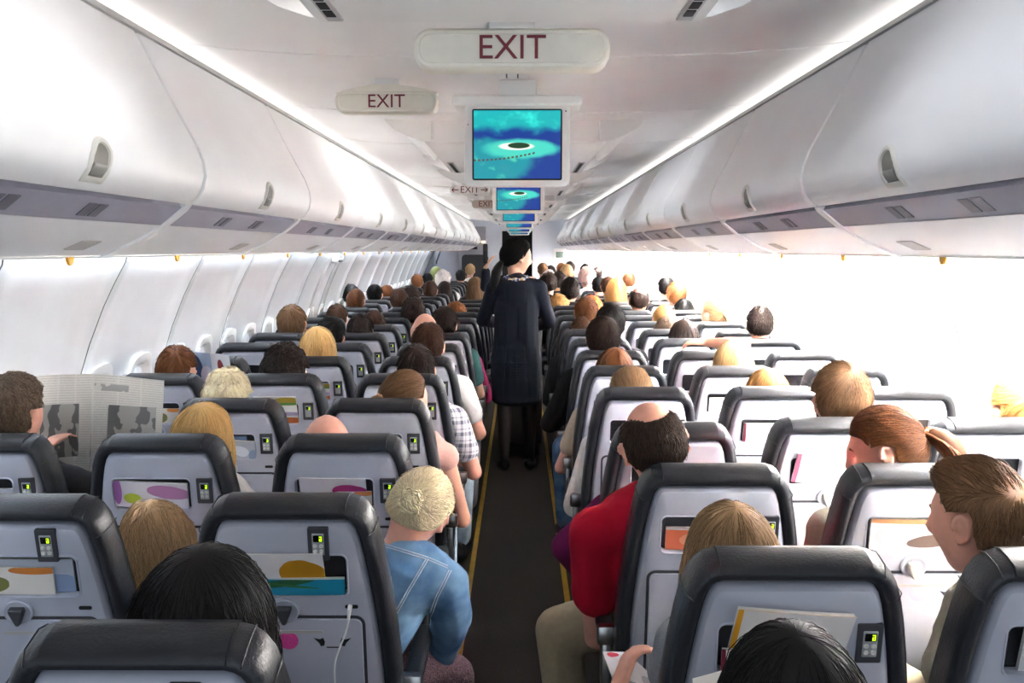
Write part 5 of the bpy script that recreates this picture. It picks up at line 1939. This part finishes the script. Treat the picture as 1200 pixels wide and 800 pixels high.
person(('L', 14, 'm'), 504, 329, 'short', 'brown', 'white', 'brown head of the far left pair before the white-haired person', seed=34)
person(('L', 15, 'm'), 521, 329, 'bob', 'dark', 'charcoal', 'dark brown head right of the far left pair', seed=35)
person(('L', 17, 'm'), 519, 316, 'curly', 'white', 'white', 'white-haired person in the far left rows', seed=36, hs=1.15)
person(('L', 18, 'w'), 489, 321, 'short', 'ginger', 'grey', 'ginger-haired head far away by the left windows', seed=37)
person(('L', 20, 'w'), 501, 320, 'short', 'black', 'navy', 'black-haired head far away by the left windows', seed=38)
person(('L', 21, 'w'), 511, 312, 'cap', 'green', 'grey', 'distant head in a yellow-green cap by the left windows', seed=39, hs=1.25)
person(('L', 21, 'm'), 540, 316, 'short', 'black', 'navy', 'dark head in the last rows left of the tan head', seed=40)
person(('L', 22, 'm'), 551, 309, 'short', 'sand', 'white', 'tan head with white collar in the last left row', seed=41)

# --- right block, near
root_rb, S_rb = person(('R', -1, 'a'), 930, 731, 'long', 'black', 'black', 'person with parted black hair seen from behind, bottom right centre', dy=0.20, hd=True, strands=3600, seed=50, hs=0.98)
sk = ('R', 0, 'a')
hand_w = loc(sk, 722, 812, 2.25)
person(sk, 858, 588, 'bob', 'sand', 'grey', 'woman with straight dark-rooted blonde hair behind the nearest right aisle seat', dy=0.22, hd=True, strands=3840, seed=51, yaw=8, voxel=0.008,
       swid=0.125, hips=(0.03, 0.335), arms={'L': (loc(sk, 850, 880, 2.13), hand_w)}, hand_kw={'L': dict(d=(0.35, 0.35, 0.8), palm_n=(0.8, 0.1, -0.3), curl=1.0, side=1)}, skin='p')
sk = ('R', 0, 'm')
person(sk, 1150, 536, 'quiff', 'light', 'stone', 'young man with a short brown quiff looking left at the right edge', dy=0.27, hd=True, strands=2600, seed=52, yaw=40, pitch=6, fine=True, voxel=0.006, face=True, trousers='khaki', skin='p', female=False, hips=(0.10, 0.335), sway=0.10, swid=0.13, sh_dir=(0.55, -0.83, 0.0),
       arms={'L': ((-0.09, 0.36, 0.70), (0.0, 0.55, 0.62)), 'R': ((0.16, 0.36, 0.66), (0.10, 0.58, 0.62))},
       legs={'L': ((-0.09, 0.36, 0.545), (-0.20, 0.80, 0.56), (-0.18, 0.83, 0.085)), 'R': ((0.09, 0.36, 0.545), (0.10, 0.78, 0.54), (0.10, 0.80, 0.085))})
sk = ('R', 1, 'a')
hc0 = loc(sk, 768, 473, YR[1] + 0.24)
Rr = Matrix.Rotation(radians(6), 3, 'Z') @ Matrix.Rotation(radians(-12), 3, 'Y') @ Matrix.Rotation(radians(-14), 3, 'X')
hcr = Vector((hc0.x, 0.24, hc0.z - 0.120))
S = skeleton(hcr, Rr, (-0.03, 0.35, 0.55), sw=0.185, sh_dir=(1, 0.0, 0.16), neck_off=(0.0, -0.045, -0.165),
             arms={'L': (loc(sk, 700, 745, YR[1] + 0.34), loc(sk, 770, 745, YR[1] + 0.56)), 'R': ((0.27, 0.36, 0.64), (0.12, 0.60, 0.62))},
             legs={'L': ((-0.12, 0.38, 0.545), loc(sk, 655, 738, YR[1] + 0.42), Vector((-0.33, 0.50, 0.085))), 'R': ((0.07, 0.38, 0.545), (0.12, 0.78, 0.54), (0.12, 0.80, 0.085))})
kl = S['legs']['L'][1]
S['legs']['L'] = (S['legs']['L'][0], kl, Vector((kl.x + 0.04, kl.y + 0.04, 0.085)))
person(sk, 768, 473, 'bald', 'umber', 'red', 'balding man in a red polo shirt and khaki trousers leaning into the aisle', dy=0.24, S=S, hd=True, strands=2600, seed=53, yaw=6, roll=-12, pitch=14, fine=True, voxel=0.0075, sleeve=0.5, trousers='khaki', skin='p', legs=S['legs'], female=False, hs=1.06, cuff=0.004, shoes=M_shoe)
person(('R', 1, 'm'), 1040, 476, 'pony', 'chestnut', 'stone', 'woman with a brown ponytail and copper hair tie looking down to the left', dy=0.25, hd=True, strands=4800, seed=54, yaw=68, pitch=16, fine=True, voxel=0.006, face=True, skin='p')
person(('R', 2, 'a'), 772, 486, 'short', 'brown', 'purple', 'passenger in a purple sweater leaning into the aisle, head behind the balding man', dy=0.24, seed=55, sleeve=1.0, arms={'L': (loc(('R', 2, 'a'), 664, 640, YR[2] + 0.30), loc(('R', 2, 'a'), 700, 690, YR[2] + 0.52))}, kneeout=0.05, shoes=M_shoe, roll=-6)
person(('R', 2, 'm'), 987, 425, 'short', 'light', 'white', 'man with swirled light brown hair in the second right row', dy=0.22, hd=True, strands=4800, seed=56, hs=1.08)
person(('R', 2, 'w'), 1192, 442, 'bun', 'honey', 'white', 'blonde woman with a top bun cut by the right edge of the photo', dy=0.22, hd=True, strands=3120, seed=57, skin='p', yaw=14)
person(('R', 3, 'a'), 740, 428, 'updo', 'sand', 'white', 'woman with loosely pinned sandy hair in the third right aisle seat', seed=58, hd=True, strands=900, out=0.05)
person(('R', 3, 'm'), 900, 431, 'bob', 'honey', 'cream', 'golden blonde crown just above a right middle seat in the third row', seed=59)
person(('R', 4, 'a'), 721, 407, 'bob', 'chestnut', 'beige', 'brown-haired passenger in a beige short-sleeved shirt and jeans on the right aisle', seed=60, sleeve=0.5, out=0.10, kneeout=0.12, trousers='jeans', skin='p', strands=600)
sk = ('R', 4, 'm')
hw = loc(sk, 828, 401, YR[5] - 0.09)
person(sk, 860, 398, 'bob', 'wheat', 'rose', 'platinum blonde passenger resting a hand on the seat top ahead', seed=61, strands=700, voxel=0.009, skin='p',
       arms={'L': (loc(sk, 872, 404, YR[4] + 0.42), hw)}, hand_kw={'L': dict(d=(-0.9, 0.28, 0.0), palm_n=(0, 0.2, -1), curl=0.7, side=-1)}, sleeve=0.5)
person(('R', 5, 'a'), 707, 371, 'short', 'dark', 'black', 'man with short dark hair in a black jacket, elbow over the right aisle', seed=62, hd=True, strands=2880, out=0.16, hs=1.08, skin='p', kneeout=0.03)
person(('R', 6, 'a'), 716, 356, 'short', 'black', 'charcoal', 'black-haired passenger right behind the man in the black jacket', seed=63, hs=1.05)
person(('R', 6, 'm'), 802, 374, 'bob', 'dark', 'grey', 'smooth dark brown crown beside the raised hand', seed=64)
person(('R', 6, 'w'), 891, 358, 'crop', 'dark', 'charcoal', 'man with cropped dark hair by the right windows', seed=65, skin='p', strands=800, yaw=-8)
person(('R', 7, 'a'), 682, 371, 'crop', 'brown', 'charcoal', 'man with cropped hair reading papers on the right aisle', seed=66, skin='p', out=0.04)
person(('R', 7, 'm'), 783, 370, 'curly', 'greybrown', 'grey', 'grey-brown crown peeking over a right middle seat', seed=67)
person(('R', 8, 'w'), 836, 350, 'pony', 'sand', 'white', 'blonde ponytailed woman by the right windows', seed=68, yaw=38, hs=1.05, skin='p', strands=600)
person(('R', 8, 'm'), 778, 357, 'pony', 'honey', 'white', 'golden blonde ponytail seen from behind in a right middle seat', seed=69, strands=600)
person(('R', 8, 'a'), 687, 348, 'short', 'chestnut', 'grey', 'round chestnut head before the orange-haired passenger', seed=70, hs=1.05)
person(('R', 9, 'a'), 693, 346, 'curly', 'orange', 'rose', 'passenger with bright orange hair on the right', seed=71)
person(('R', 10, 'w'), 801, 350, 'short', 'black', 'black', 'black-haired head between two blonde ponytails on the right', seed=72, roll=8, hs=1.05)
person(('R', 10, 'm'), 749, 336, 'bald', 'dark', 'grey', 'balding dark-haired man in the middle of the right rows', seed=73, skin='p', hs=1.1)
person(('R', 11, 'a'), 655, 344, 'curly', 'honey', 'black', 'curly blonde woman in black on the right aisle beside the attendant', seed=74, out=0.1, hs=1.08, roll=-8)
person(('R', 11, 'w'), 793, 330, 'short', 'ginger', 'white', 'ginger-haired head by the right windows', seed=75, hs=1.15)
person(('R', 12, 'a'), 668, 324, 'updo', 'dark', 'charcoal', 'tall brown updo on the right aisle past the attendant', seed=76, hs=1.2)
person(('R', 12, 'm'), 722, 325, 'bob', 'honey', 'cream', 'honey blonde bob in the far right middle seats', seed=77, hs=1.15)
person(('R', 12, 'w'), 781, 324, 'short', 'black', 'charcoal', 'dark head just left of the ginger head by the right windows', seed=78)
person(('R', 13, 'm'), 713, 324, 'short', 'brown', 'grey', 'brown head half hidden left of the honey blonde bob', seed=79)
person(('R', 14, 'm'), 702, 324, 'short', 'black', 'black', 'black head left of the honey blonde bob', seed=80)
person(('R', 14, 'a'), 643, 319, 'curly', 'dark', 'black', 'dark curly head nearest the attendant on the right', seed=81, hs=1.1)
person(('R', 15, 'a'), 655, 318, 'curly', 'dark', 'charcoal', 'dark curly head second from the attendant on the right', seed=82)
person(('R', 16, 'm'), 688, 312, 'curly', 'pinkgrey', 'white', 'large pinkish grey curly head in the far right rows', seed=83, hs=1.25)
person(('R', 16, 'w'), 737, 319, 'short', 'chestnut', 'rose', 'chestnut head far off by the right windows', seed=84)
person(('R', 17, 'w'), 727, 318, 'bald', 'sand', 'white', 'tan balding head far off by the right windows', seed=85)
person(('R', 17, 'a'), 643, 316, 'curly', 'white', 'grey', 'white-haired head behind the dark curly pair', seed=86)
person(('R', 18, 'a'), 664, 309, 'bob', 'sand', 'grey', 'sandy head far off on the right aisle side', seed=87, hs=1.1)
person(('R', 19, 'm'), 686, 309, 'short', 'black', 'navy', 'small dark head beyond the pinkish grey curls', seed=88)
person(('R', 20, 'a'), 636, 308, 'short', 'light', 'grey', 'small light brown head just right of the attendant, far off', seed=89)
person(('R', 21, 'a'), 645, 311, 'short', 'black', 'charcoal', 'small black head far off near the front bulkhead', seed=90)
person(('R', 21, 'm'), 668, 306, 'short', 'dark', 'charcoal', 'highest small dark head under the front bulkhead placard', seed=91)
person(('R', 22, 'm'), 658, 308, 'short', 'ginger', 'rose', 'small ginger head under the front bulkhead placard', seed=92)
person(('R', 21, 'w'), 700, 313, 'short', 'dark', 'grey', 'small dark head at the far right windows', seed=93)

# glasses on the balding man and the swirled-hair man (thin temples seen from behind)
def glasses(seat, px, py, Y, hw, label, col):
    c = P(px, py, Y)
    g_ = empty('eyeglasses', c); tag(g_, label, 'glasses')
    bm = B()
    for s in (-1, 1): tube(bm, [(s * hw, -0.07, 0.004), (s * hw, 0.06, 0.0)], 0.002, 6)
    obj('temple', mesh('temple', bm), col, g_)
    bm = B()
    for s in (-1, 1):
        tube(bm, [(s * (hw * 0.5) + hw * 0.42 * cos(2 * pi * k / 20), 0.065, 0.022 * sin(2 * pi * k / 20) - 0.008) for k in range(21)], 0.002, 6)
    tube(bm, [(-0.012, 0.065, 0), (0.012, 0.065, 0)], 0.002, 6)
    obj('rim', mesh('rim', bm), col, g_)


# brochures held at the bottom right
def leaflet(corners, label, m, name='brochure', th=0.004):
    q = [P(*a) for a in corners]
    org = q[0].copy()
    e = empty(name, org); tag(e, label, 'brochure')
    bm = B(); uvl = bm.loops.layers.uv.new('UVMap')
    vs = [bm.verts.new(a - org) for a in q]
    f = bm.faces.new(vs)
    for l, t in zip(f.loops, ((0, 1), (1, 1), (1, 0), (0, 0))): l[uvl].uv = t
    bmesh.ops.subdivide_edges(bm, edges=list(bm.edges), cuts=3, use_grid_fill=True)
    me0 = B()
    bmesh.ops.solidify(bm, geom=list(bm.faces), thickness=th)
    obj('cover', mesh('cover', bm, False), m, e)
    bm = B()
    d = Vector((0.0, 0.005, -0.003))
    vs = [bm.verts.new(a - org + d) for a in q]; f = bm.faces.new(vs)
    bmesh.ops.solidify(bm, geom=list(bm.faces), thickness=th)
    obj('pages', mesh('pages', bm, False), M_paper, e)
    return e


leaflet([(706, 763, 2.36), (734, 764, 2.36), (778, 804, 2.31), (730, 826, 2.31)], 'white folded brochure held in a hand beside the nearest right aisle seat', page_mat('brochure_red_mark', '#eceaf0', [(0.35, 0.93, 0.22, 0.05, 0, '#c8304a'), (0.8, 0.35, 0.12, 0.25, 0.3, '#b9bac4')]))
leaflet([(812, 797, 1.62), (852, 786, 1.62), (868, 830, 1.54), (820, 842, 1.54)], 'open white booklet in front of the black-haired head at the bottom', page_mat('booklet_white', '#efe9e2', [(0.5, 0.5, 0.3, 0.12, 0.2, '#c9c2ba')]))

leaflet([(-16, 752, 2.375), (10, 742, 2.375), (34, 770, 2.39), (14, 802, 2.40)], 'white leaflet with a fruit picture against the tray at the far left edge', page_mat('leaflet_fruit', '#e9e6ee', [(0.62, 0.5, 0.16, 0.2, 0.2, '#c05a22'), (0.75, 0.4, 0.05, 0.12, 0, '#5a2a1a'), (0.3, 0.05, 0.5, 0.12, 0, '#a9b08a')]), name='leaflet')

# ================================================================== CABIN CREW, NEWSPAPERS, TROLLEY
def crew(name, x, y, hc, yaw, label, hair_style, arms, legs, lean_x=0.0, scarf=True):
    root = empty(name, (x, y, 0)); tag(root, label, 'person')
    R = Matrix.Rotation(radians(yaw), 3, 'Z') @ Matrix.Rotation(radians(-6), 3, 'X')
    S = skeleton(hc, R, (0.0, 0.0, 0.90), female=True, sw=0.163, arms=arms, legs=legs, neck_off=(-0.005, -0.035, -0.17))
    S['foot'] = 0.6; S['hs'] = 1.08
    S['toe'] = {'L': (-0.02, 0.13, -0.075), 'R': (0.02, 0.13, -0.075)}
    obj('body', body_mesh(S, 0.009, 3, True), M_skin, root)
    g = 0.012
    bm = B(); torso(bm, S, g, True)
    for key in 'LR':
        el, ha = (Vector(v) for v in S['arms'][key][:2]); sh = S['sh' + key]
        capsule(bm, sh, sh.lerp(el, 0.45), 0.062, 0.056); capsule(bm, sh.lerp(el, 0.4), el, 0.056, 0.053)
        capsule(bm, el, el.lerp(ha, 0.82), 0.052, 0.042)
    # waist and the long fitted coat skirt
    coat = [(0.905, 0.178, 0.135), (0.80, 0.192, 0.140), (0.70, 0.190, 0.138), (0.60, 0.186, 0.138), (0.50, 0.182, 0.140)]
    for (z0, a0, b0), (z1, a1, b1) in zip(coat, coat[1:]):
        for k in range(5):
            t = k / 5
            ellipsoid(bm, (0, -0.005, z0 + (z1 - z0) * t), (a0 + (a1 - a0) * t, b0 + (b1 - b0) * t, 0.05), None, 20, 10)
    ellipsoid(bm, (0, 0, 1.02), (0.150, 0.112, 0.15), None, 20, 12)
    me = fuse(bm, 0.010, 4, 'coat')
    for v in me.vertices:
        if v.co.z < 0.475: v.co.z = 0.475
    obj('coat', me, cloth('uniform_navy', '#151926', 0.7, 0.05), root)
    # seams of the coat back and the belt line
    bm = B()
    zs = [1.34, 1.22, 1.1, 1.02, 0.95, 0.85, 0.7, 0.55]
    tree = BVHTree.FromPolygons([v.co for v in me.vertices], [p.vertices for p in me.polygons])
    for sx in (-0.085, 0.0, 0.085):
        pts = []
        for z in zs:
            wx = sx * (0.72 + 0.28 * abs(z - 1.03) / 0.3)
            hit = tree.ray_cast(Vector((wx, -1, z)), Vector((0, 1, 0)))
            if hit[0] is not None: pts.append(hit[0] + Vector((0, -0.0005, 0)))
        if len(pts) > 2: tube(bm, pts, 0.0022, 6)
    obj('coat_seam', mesh('coat_seam', bm), cloth('uniform_navy', '#151926'), root)
    # dark tights
    bm = B()
    for key in 'LR':
        hp, kn, an = (Vector(v) for v in S['legs'][key])
        capsule(bm, hp, kn, 0.086, 0.056); capsule(bm, kn, kn.lerp(an, 0.35), 0.056, 0.0555); capsule(bm, kn.lerp(an, 0.3), an, 0.056, 0.037)
        capsule(bm, an, an + Vector((0, 0.03, -0.03)), 0.037, 0.035)
    obj('tights', fuse(bm, 0.009, 3, 'tights'), mat('tights_black', '#33282a', 0.5, noise_amt=0.05), root)
    for key in 'LR':
        an = Vector(S['legs'][key][2]); s = -1 if key == 'L' else 1
        bm = B()
        capsule(bm, an + Vector((0, -0.025, -0.055)), an + Vector((s * 0.02, 0.13, -0.080)), 0.044, 0.036)
        capsule(bm, an + Vector((0, -0.03, -0.05)), an + Vector((0, -0.035, -an.z + 0.014)), 0.026, 0.017)
        m2 = fuse(bm, 0.007, 2, 'shoe')
        for v in m2.vertices: v.co.z = max(v.co.z, 0.0)
        obj('shoe', m2, M_shoeb, root)
    if scarf:
        bm = B()
        n = S['neck']; k = 28
        pts = [n + Vector((0.078 * cos(2 * pi * i / k), 0.070 * sin(2 * pi * i / k) + 0.004, 0.018 + 0.012 * sin(2 * pi * i / k))) for i in range(k + 1)]
        tube(bm, pts, [0.017 + 0.004 * sin(i * 1.9) for i in range(k + 1)], 10)
        m = page_mat('scarf_print', '#dfe6ef', [])
        sc_ = bpy.data.materials.new('scarf_blue_white'); sc_.use_nodes = True
        nt = sc_.node_tree; nd = nt.nodes; b_ = nd['Principled BSDF']
        v = nd.new('ShaderNodeTexNoise'); v.inputs['Scale'].default_value = 26; v.inputs['Distortion'].default_value = 2
        tc = nd.new('ShaderNodeTexCoord'); nt.links.new(tc.outputs['Object'], v.inputs['Vector'])
        r = nd.new('ShaderNodeValToRGB'); r.color_ramp.interpolation = 'CONSTANT'
        r.color_ramp.elements[0].color = lin('#22418c'); r.color_ramp.elements[1].position = 0.5; r.color_ramp.elements[1].color = lin('#e8edf4')
        e_ = r.color_ramp.elements.new(0.62); e_.color = lin('#d9a63a')
        nt.links.new(v.outputs['Fac'], r.inputs[0]); nt.links.new(r.outputs[0], b_.inputs['Base Color'])
        obj('scarf', mesh('scarf', bm), sc_, root)
    obj('hair', hair_mesh(hair_style, 1800, 21, True), HC['black'] if scarf else HC['dark'], root, Vector(hc), R.to_euler()).scale = (1.12, 1.12, 1.10)
    face_parts(root, Vector(hc), R, HC['dark'])
    return root, S


sx, sy = -0.005, 7.72
crew('flight_attendant', sx, sy, (0.005, 0.01, 1.56), -66, 'flight attendant in a navy coat and blue-white scarf standing in the aisle, back turned',
     'lowpony', {'L': ((-0.245, 0.06, 1.10), (-0.10, 0.27, 1.06)), 'R': ((0.245, 0.05, 1.09), (0.12, 0.28, 1.03))},
     {'L': ((-0.085, 0, 0.88), (-0.088, 0.02, 0.48), (-0.085, -0.01, 0.10)), 'R': ((0.085, 0, 0.88), (0.095, 0.03, 0.48), (0.10, 0.02, 0.10))})
# second attendant further on, half hidden
bx, by = -0.03, 9.75
r2, S2 = crew('flight_attendant', bx, by, (0.0, 0.0, 1.53), 170, 'second flight attendant in dark uniform beyond the first, raised arm holding a black handset',
              'updo', {'L': ((-0.26, -0.10, 1.28), (-0.258, -0.14, 1.45)), 'R': ((0.25, -0.04, 1.20), (0.20, -0.22, 1.32))},
              {'L': ((-0.085, 0, 0.88), (-0.088, 0.02, 0.48), (-0.085, 0, 0.10)), 'R': ((0.085, 0, 0.88), (0.09, 0.02, 0.48), (0.09, 0.0, 0.10))}, scarf=False)
hs_ = empty('handset', (bx - 0.26, by - 0.155, 1.52))
tag(hs_, 'black handset held up by the second attendant left of the first', 'handset')
bm = B(); box(bm, (-0.022, -0.016, -0.03), (0.022, 0.016, 0.15), 0.012); obj('body', mesh('handset_body', bm), M_black, hs_)
bm = B(); box(bm, (-0.014, -0.019, 0.085), (0.014, -0.014, 0.135), 0.003); obj('earpiece', mesh('earpiece', bm), M_dark, hs_)

# service trolley in front of the attendant
tx, ty = 0.045, 8.55
t = empty('service_trolley', (tx, ty, 0)); tag(t, 'dark service trolley in the aisle in front of the standing attendant', 'trolley')
bm = B(); box(bm, (-0.15, -0.35, 0.10), (0.15, 0.35, 1.0), 0.012); obj('body', mesh('trolley_body', bm), mat('trolley_dark', '#2a2626', 0.5), t)
bm = B(); box(bm, (-0.155, -0.36, 1.0), (0.155, 0.36, 1.03), 0.01); obj('top', mesh('trolley_top', bm), M_dark, t)
bm = B(); box(bm, (-0.135, -0.358, 0.13), (0.135, -0.348, 0.97), 0.006); d_ = obj('door', mesh('trolley_door', bm), mat('trolley_dark', '#2a2626', 0.5), t)
bm = B(); tube(bm, [(-0.11, -0.355, 0.93), (-0.11, -0.385, 0.93), (0.11, -0.385, 0.93), (0.11, -0.355, 0.93)], 0.009); obj('handle', mesh('handle', bm), M_metal, d_)
for a_ in (-0.11, 0.11):
    for b_ in (-0.29, 0.29):
        bm = B(); bmesh.ops.create_cone(bm, cap_ends=True, segments=20, radius1=0.05, radius2=0.05, depth=0.03, matrix=Matrix.Translation((a_, b_, 0.05)) @ Matrix.Rotation(pi / 2, 4, 'Y'))
        box(bm, (a_ - 0.008, b_ - 0.01, 0.05), (a_ + 0.008, b_ + 0.01, 0.12)); obj('castor', mesh('castor', bm, False), M_black, t)

# newspaper and reading matter held up
def sheet_mat(name, base, photos, lines=True):
    m = page_mat(name, base, photos)
    return m


def newspaper(pts_l, pts_r, label, m1, m2, th=0.002):
    """pts: [(px,py,Y), ...] outer-top, inner-top, inner-bottom, outer-bottom for the two leaves"""
    org = P(*pts_l[1])
    e = empty('newspaper', org); tag(e, label, 'newspaper')
    for nm, q, m in (('left_page', pts_l, m1), ('right_page', pts_r, m2)):
        c = [P(*a) - org for a in q]
        bm = B(); uvl = bm.loops.layers.uv.new('UVMap'); N, K = 10, 6
        front = []; 
        for j in range(K + 1):
            row = []
            for i in range(N + 1):
                u, v = i / N, j / K
                p = c[0].lerp(c[1], u).lerp(c[3].lerp(c[2], u), v)
                p = p + Vector((0, 0.018 * sin(pi * u) + 0.006 * sin(7 * u + 3 * v), 0))
                row.append(bm.verts.new(p))
            front.append(row)
        for j in range(K):
            for i in range(N):
                f = bm.faces.new((front[j][i], front[j][i + 1], front[j + 1][i + 1], front[j + 1][i]))
                for l, (a, b) in zip(f.loops, ((i, j), (i + 1, j), (i + 1, j + 1), (i, j + 1))): l[uvl].uv = (a / N, 1 - b / K)
        bmesh.ops.solidify(bm, geom=list(bm.faces), thickness=th)
        obj(nm, mesh(nm, bm, True, 60), m, e)
    return e


def news_mat(name, photos):
    """newsprint: warm grey paper, rows of text and dark halftone pictures"""
    m = bpy.data.materials.new(name); m.use_nodes = True
    nt = m.node_tree; nd = nt.nodes; lk = nt.links; b = nd['Principled BSDF']; b.inputs['Roughness'].default_value = 0.9
    tc = nd.new('ShaderNodeTexCoord'); sp = nd.new('ShaderNodeSeparateXYZ'); lk.new(tc.outputs['UV'], sp.inputs[0])
    def M(op, a, b2=None):
        n = nd.new('ShaderNodeMath'); n.operation = op
        for i, x in enumerate((a, b2)):
            if x is None: continue
            if isinstance(x, (int, float)): n.inputs[i].default_value = x
            else: lk.new(x, n.inputs[i])
        return n.outputs[0]
    U, V = sp.outputs[0], sp.outputs[1]
    nz = nd.new('ShaderNodeTexNoise'); nz.inputs['Scale'].default_value = 90; lk.new(tc.outputs['UV'], nz.inputs['Vector'])
    n3 = nd.new('ShaderNodeTexNoise'); n3.inputs['Scale'].default_value = 5; n3.inputs['Detail'].default_value = 2; lk.new(tc.outputs['UV'], n3.inputs['Vector'])
    lines = M('GREATER_THAN', M('SINE', M('MULTIPLY', V, 300.0)), 0.1)
    cols = M('GREATER_THAN', M('FRACT', M('MULTIPLY', U, 3.0)), 0.08)
    ink = M('MULTIPLY', M('MULTIPLY', M('MULTIPLY', lines, cols), M('GREATER_THAN', nz.outputs['Fac'], 0.42)), 0.22)
    tone = ink
    for (u0, u1, v0, v1, dark) in photos:
        inside = M('MULTIPLY', M('MULTIPLY', M('GREATER_THAN', U, u0), M('LESS_THAN', U, u1)), M('MULTIPLY', M('GREATER_THAN', V, v0), M('LESS_THAN', V, v1)))
        ph = M('ADD', dark - 0.35, M('MULTIPLY', M('GREATER_THAN', n3.outputs['Fac'], 0.5), 0.4))
        tone = M('ADD', M('MULTIPLY', tone, M('SUBTRACT', 1.0, inside)), M('MULTIPLY', inside, ph))
    r = nd.new('ShaderNodeValToRGB'); r.color_ramp.elements[0].color = lin('#efeae2'); r.color_ramp.elements[1].color = lin('#4a4a4c')
    lk.new(tone, r.inputs[0]); lk.new(r.outputs[0], b.inputs['Base Color'])
    return m


NY = YL[2] + 0.66
newspaper([(44, 440, NY), (108, 438, NY + 0.06), (104, 575, NY + 0.06), (40, 580, NY)], [(108, 438, NY + 0.06), (192, 446, NY - 0.02), (186, 570, NY - 0.02), (104, 575, NY + 0.06)],
          'open grey newspaper held up by the curly-haired man at the left', news_mat('newsprint_left', [(0.05, 0.75, 0.3, 0.75, 0.75)]), news_mat('newsprint_right', [(0.22, 0.9, 0.42, 0.74, 0.7), (0.03, 0.5, 0.86, 0.92, 0.45)]))
# turned-down corner of the newspaper
NY4 = YL[4] + 0.62
newspaper([(216, 412, NY4), (246, 414, NY4 + 0.05), (250, 448, NY4 + 0.05), (222, 450, NY4)], [(246, 414, NY4 + 0.05), (268, 416, NY4), (272, 446, NY4), (250, 448, NY4 + 0.05)],
          'open colour magazine held up by the brown-haired window passenger on the left', page_mat('magazine_blue_photo', '#a9b6cc', [(0.3, 0.6, 0.3, 0.4, 0.2, '#3d4d74'), (0.75, 0.25, 0.25, 0.3, 0, '#d9cfd8')]), page_mat('magazine_red_title', '#dfdde0', [(0.45, 0.72, 0.16, 0.25, 0.4, '#9a2f34')]))

# ================================================================== tidy
bpy.data.scenes.remove(TS)
for o in bpy.data.objects:
    if '_hc' in o.keys(): del o['_hc']
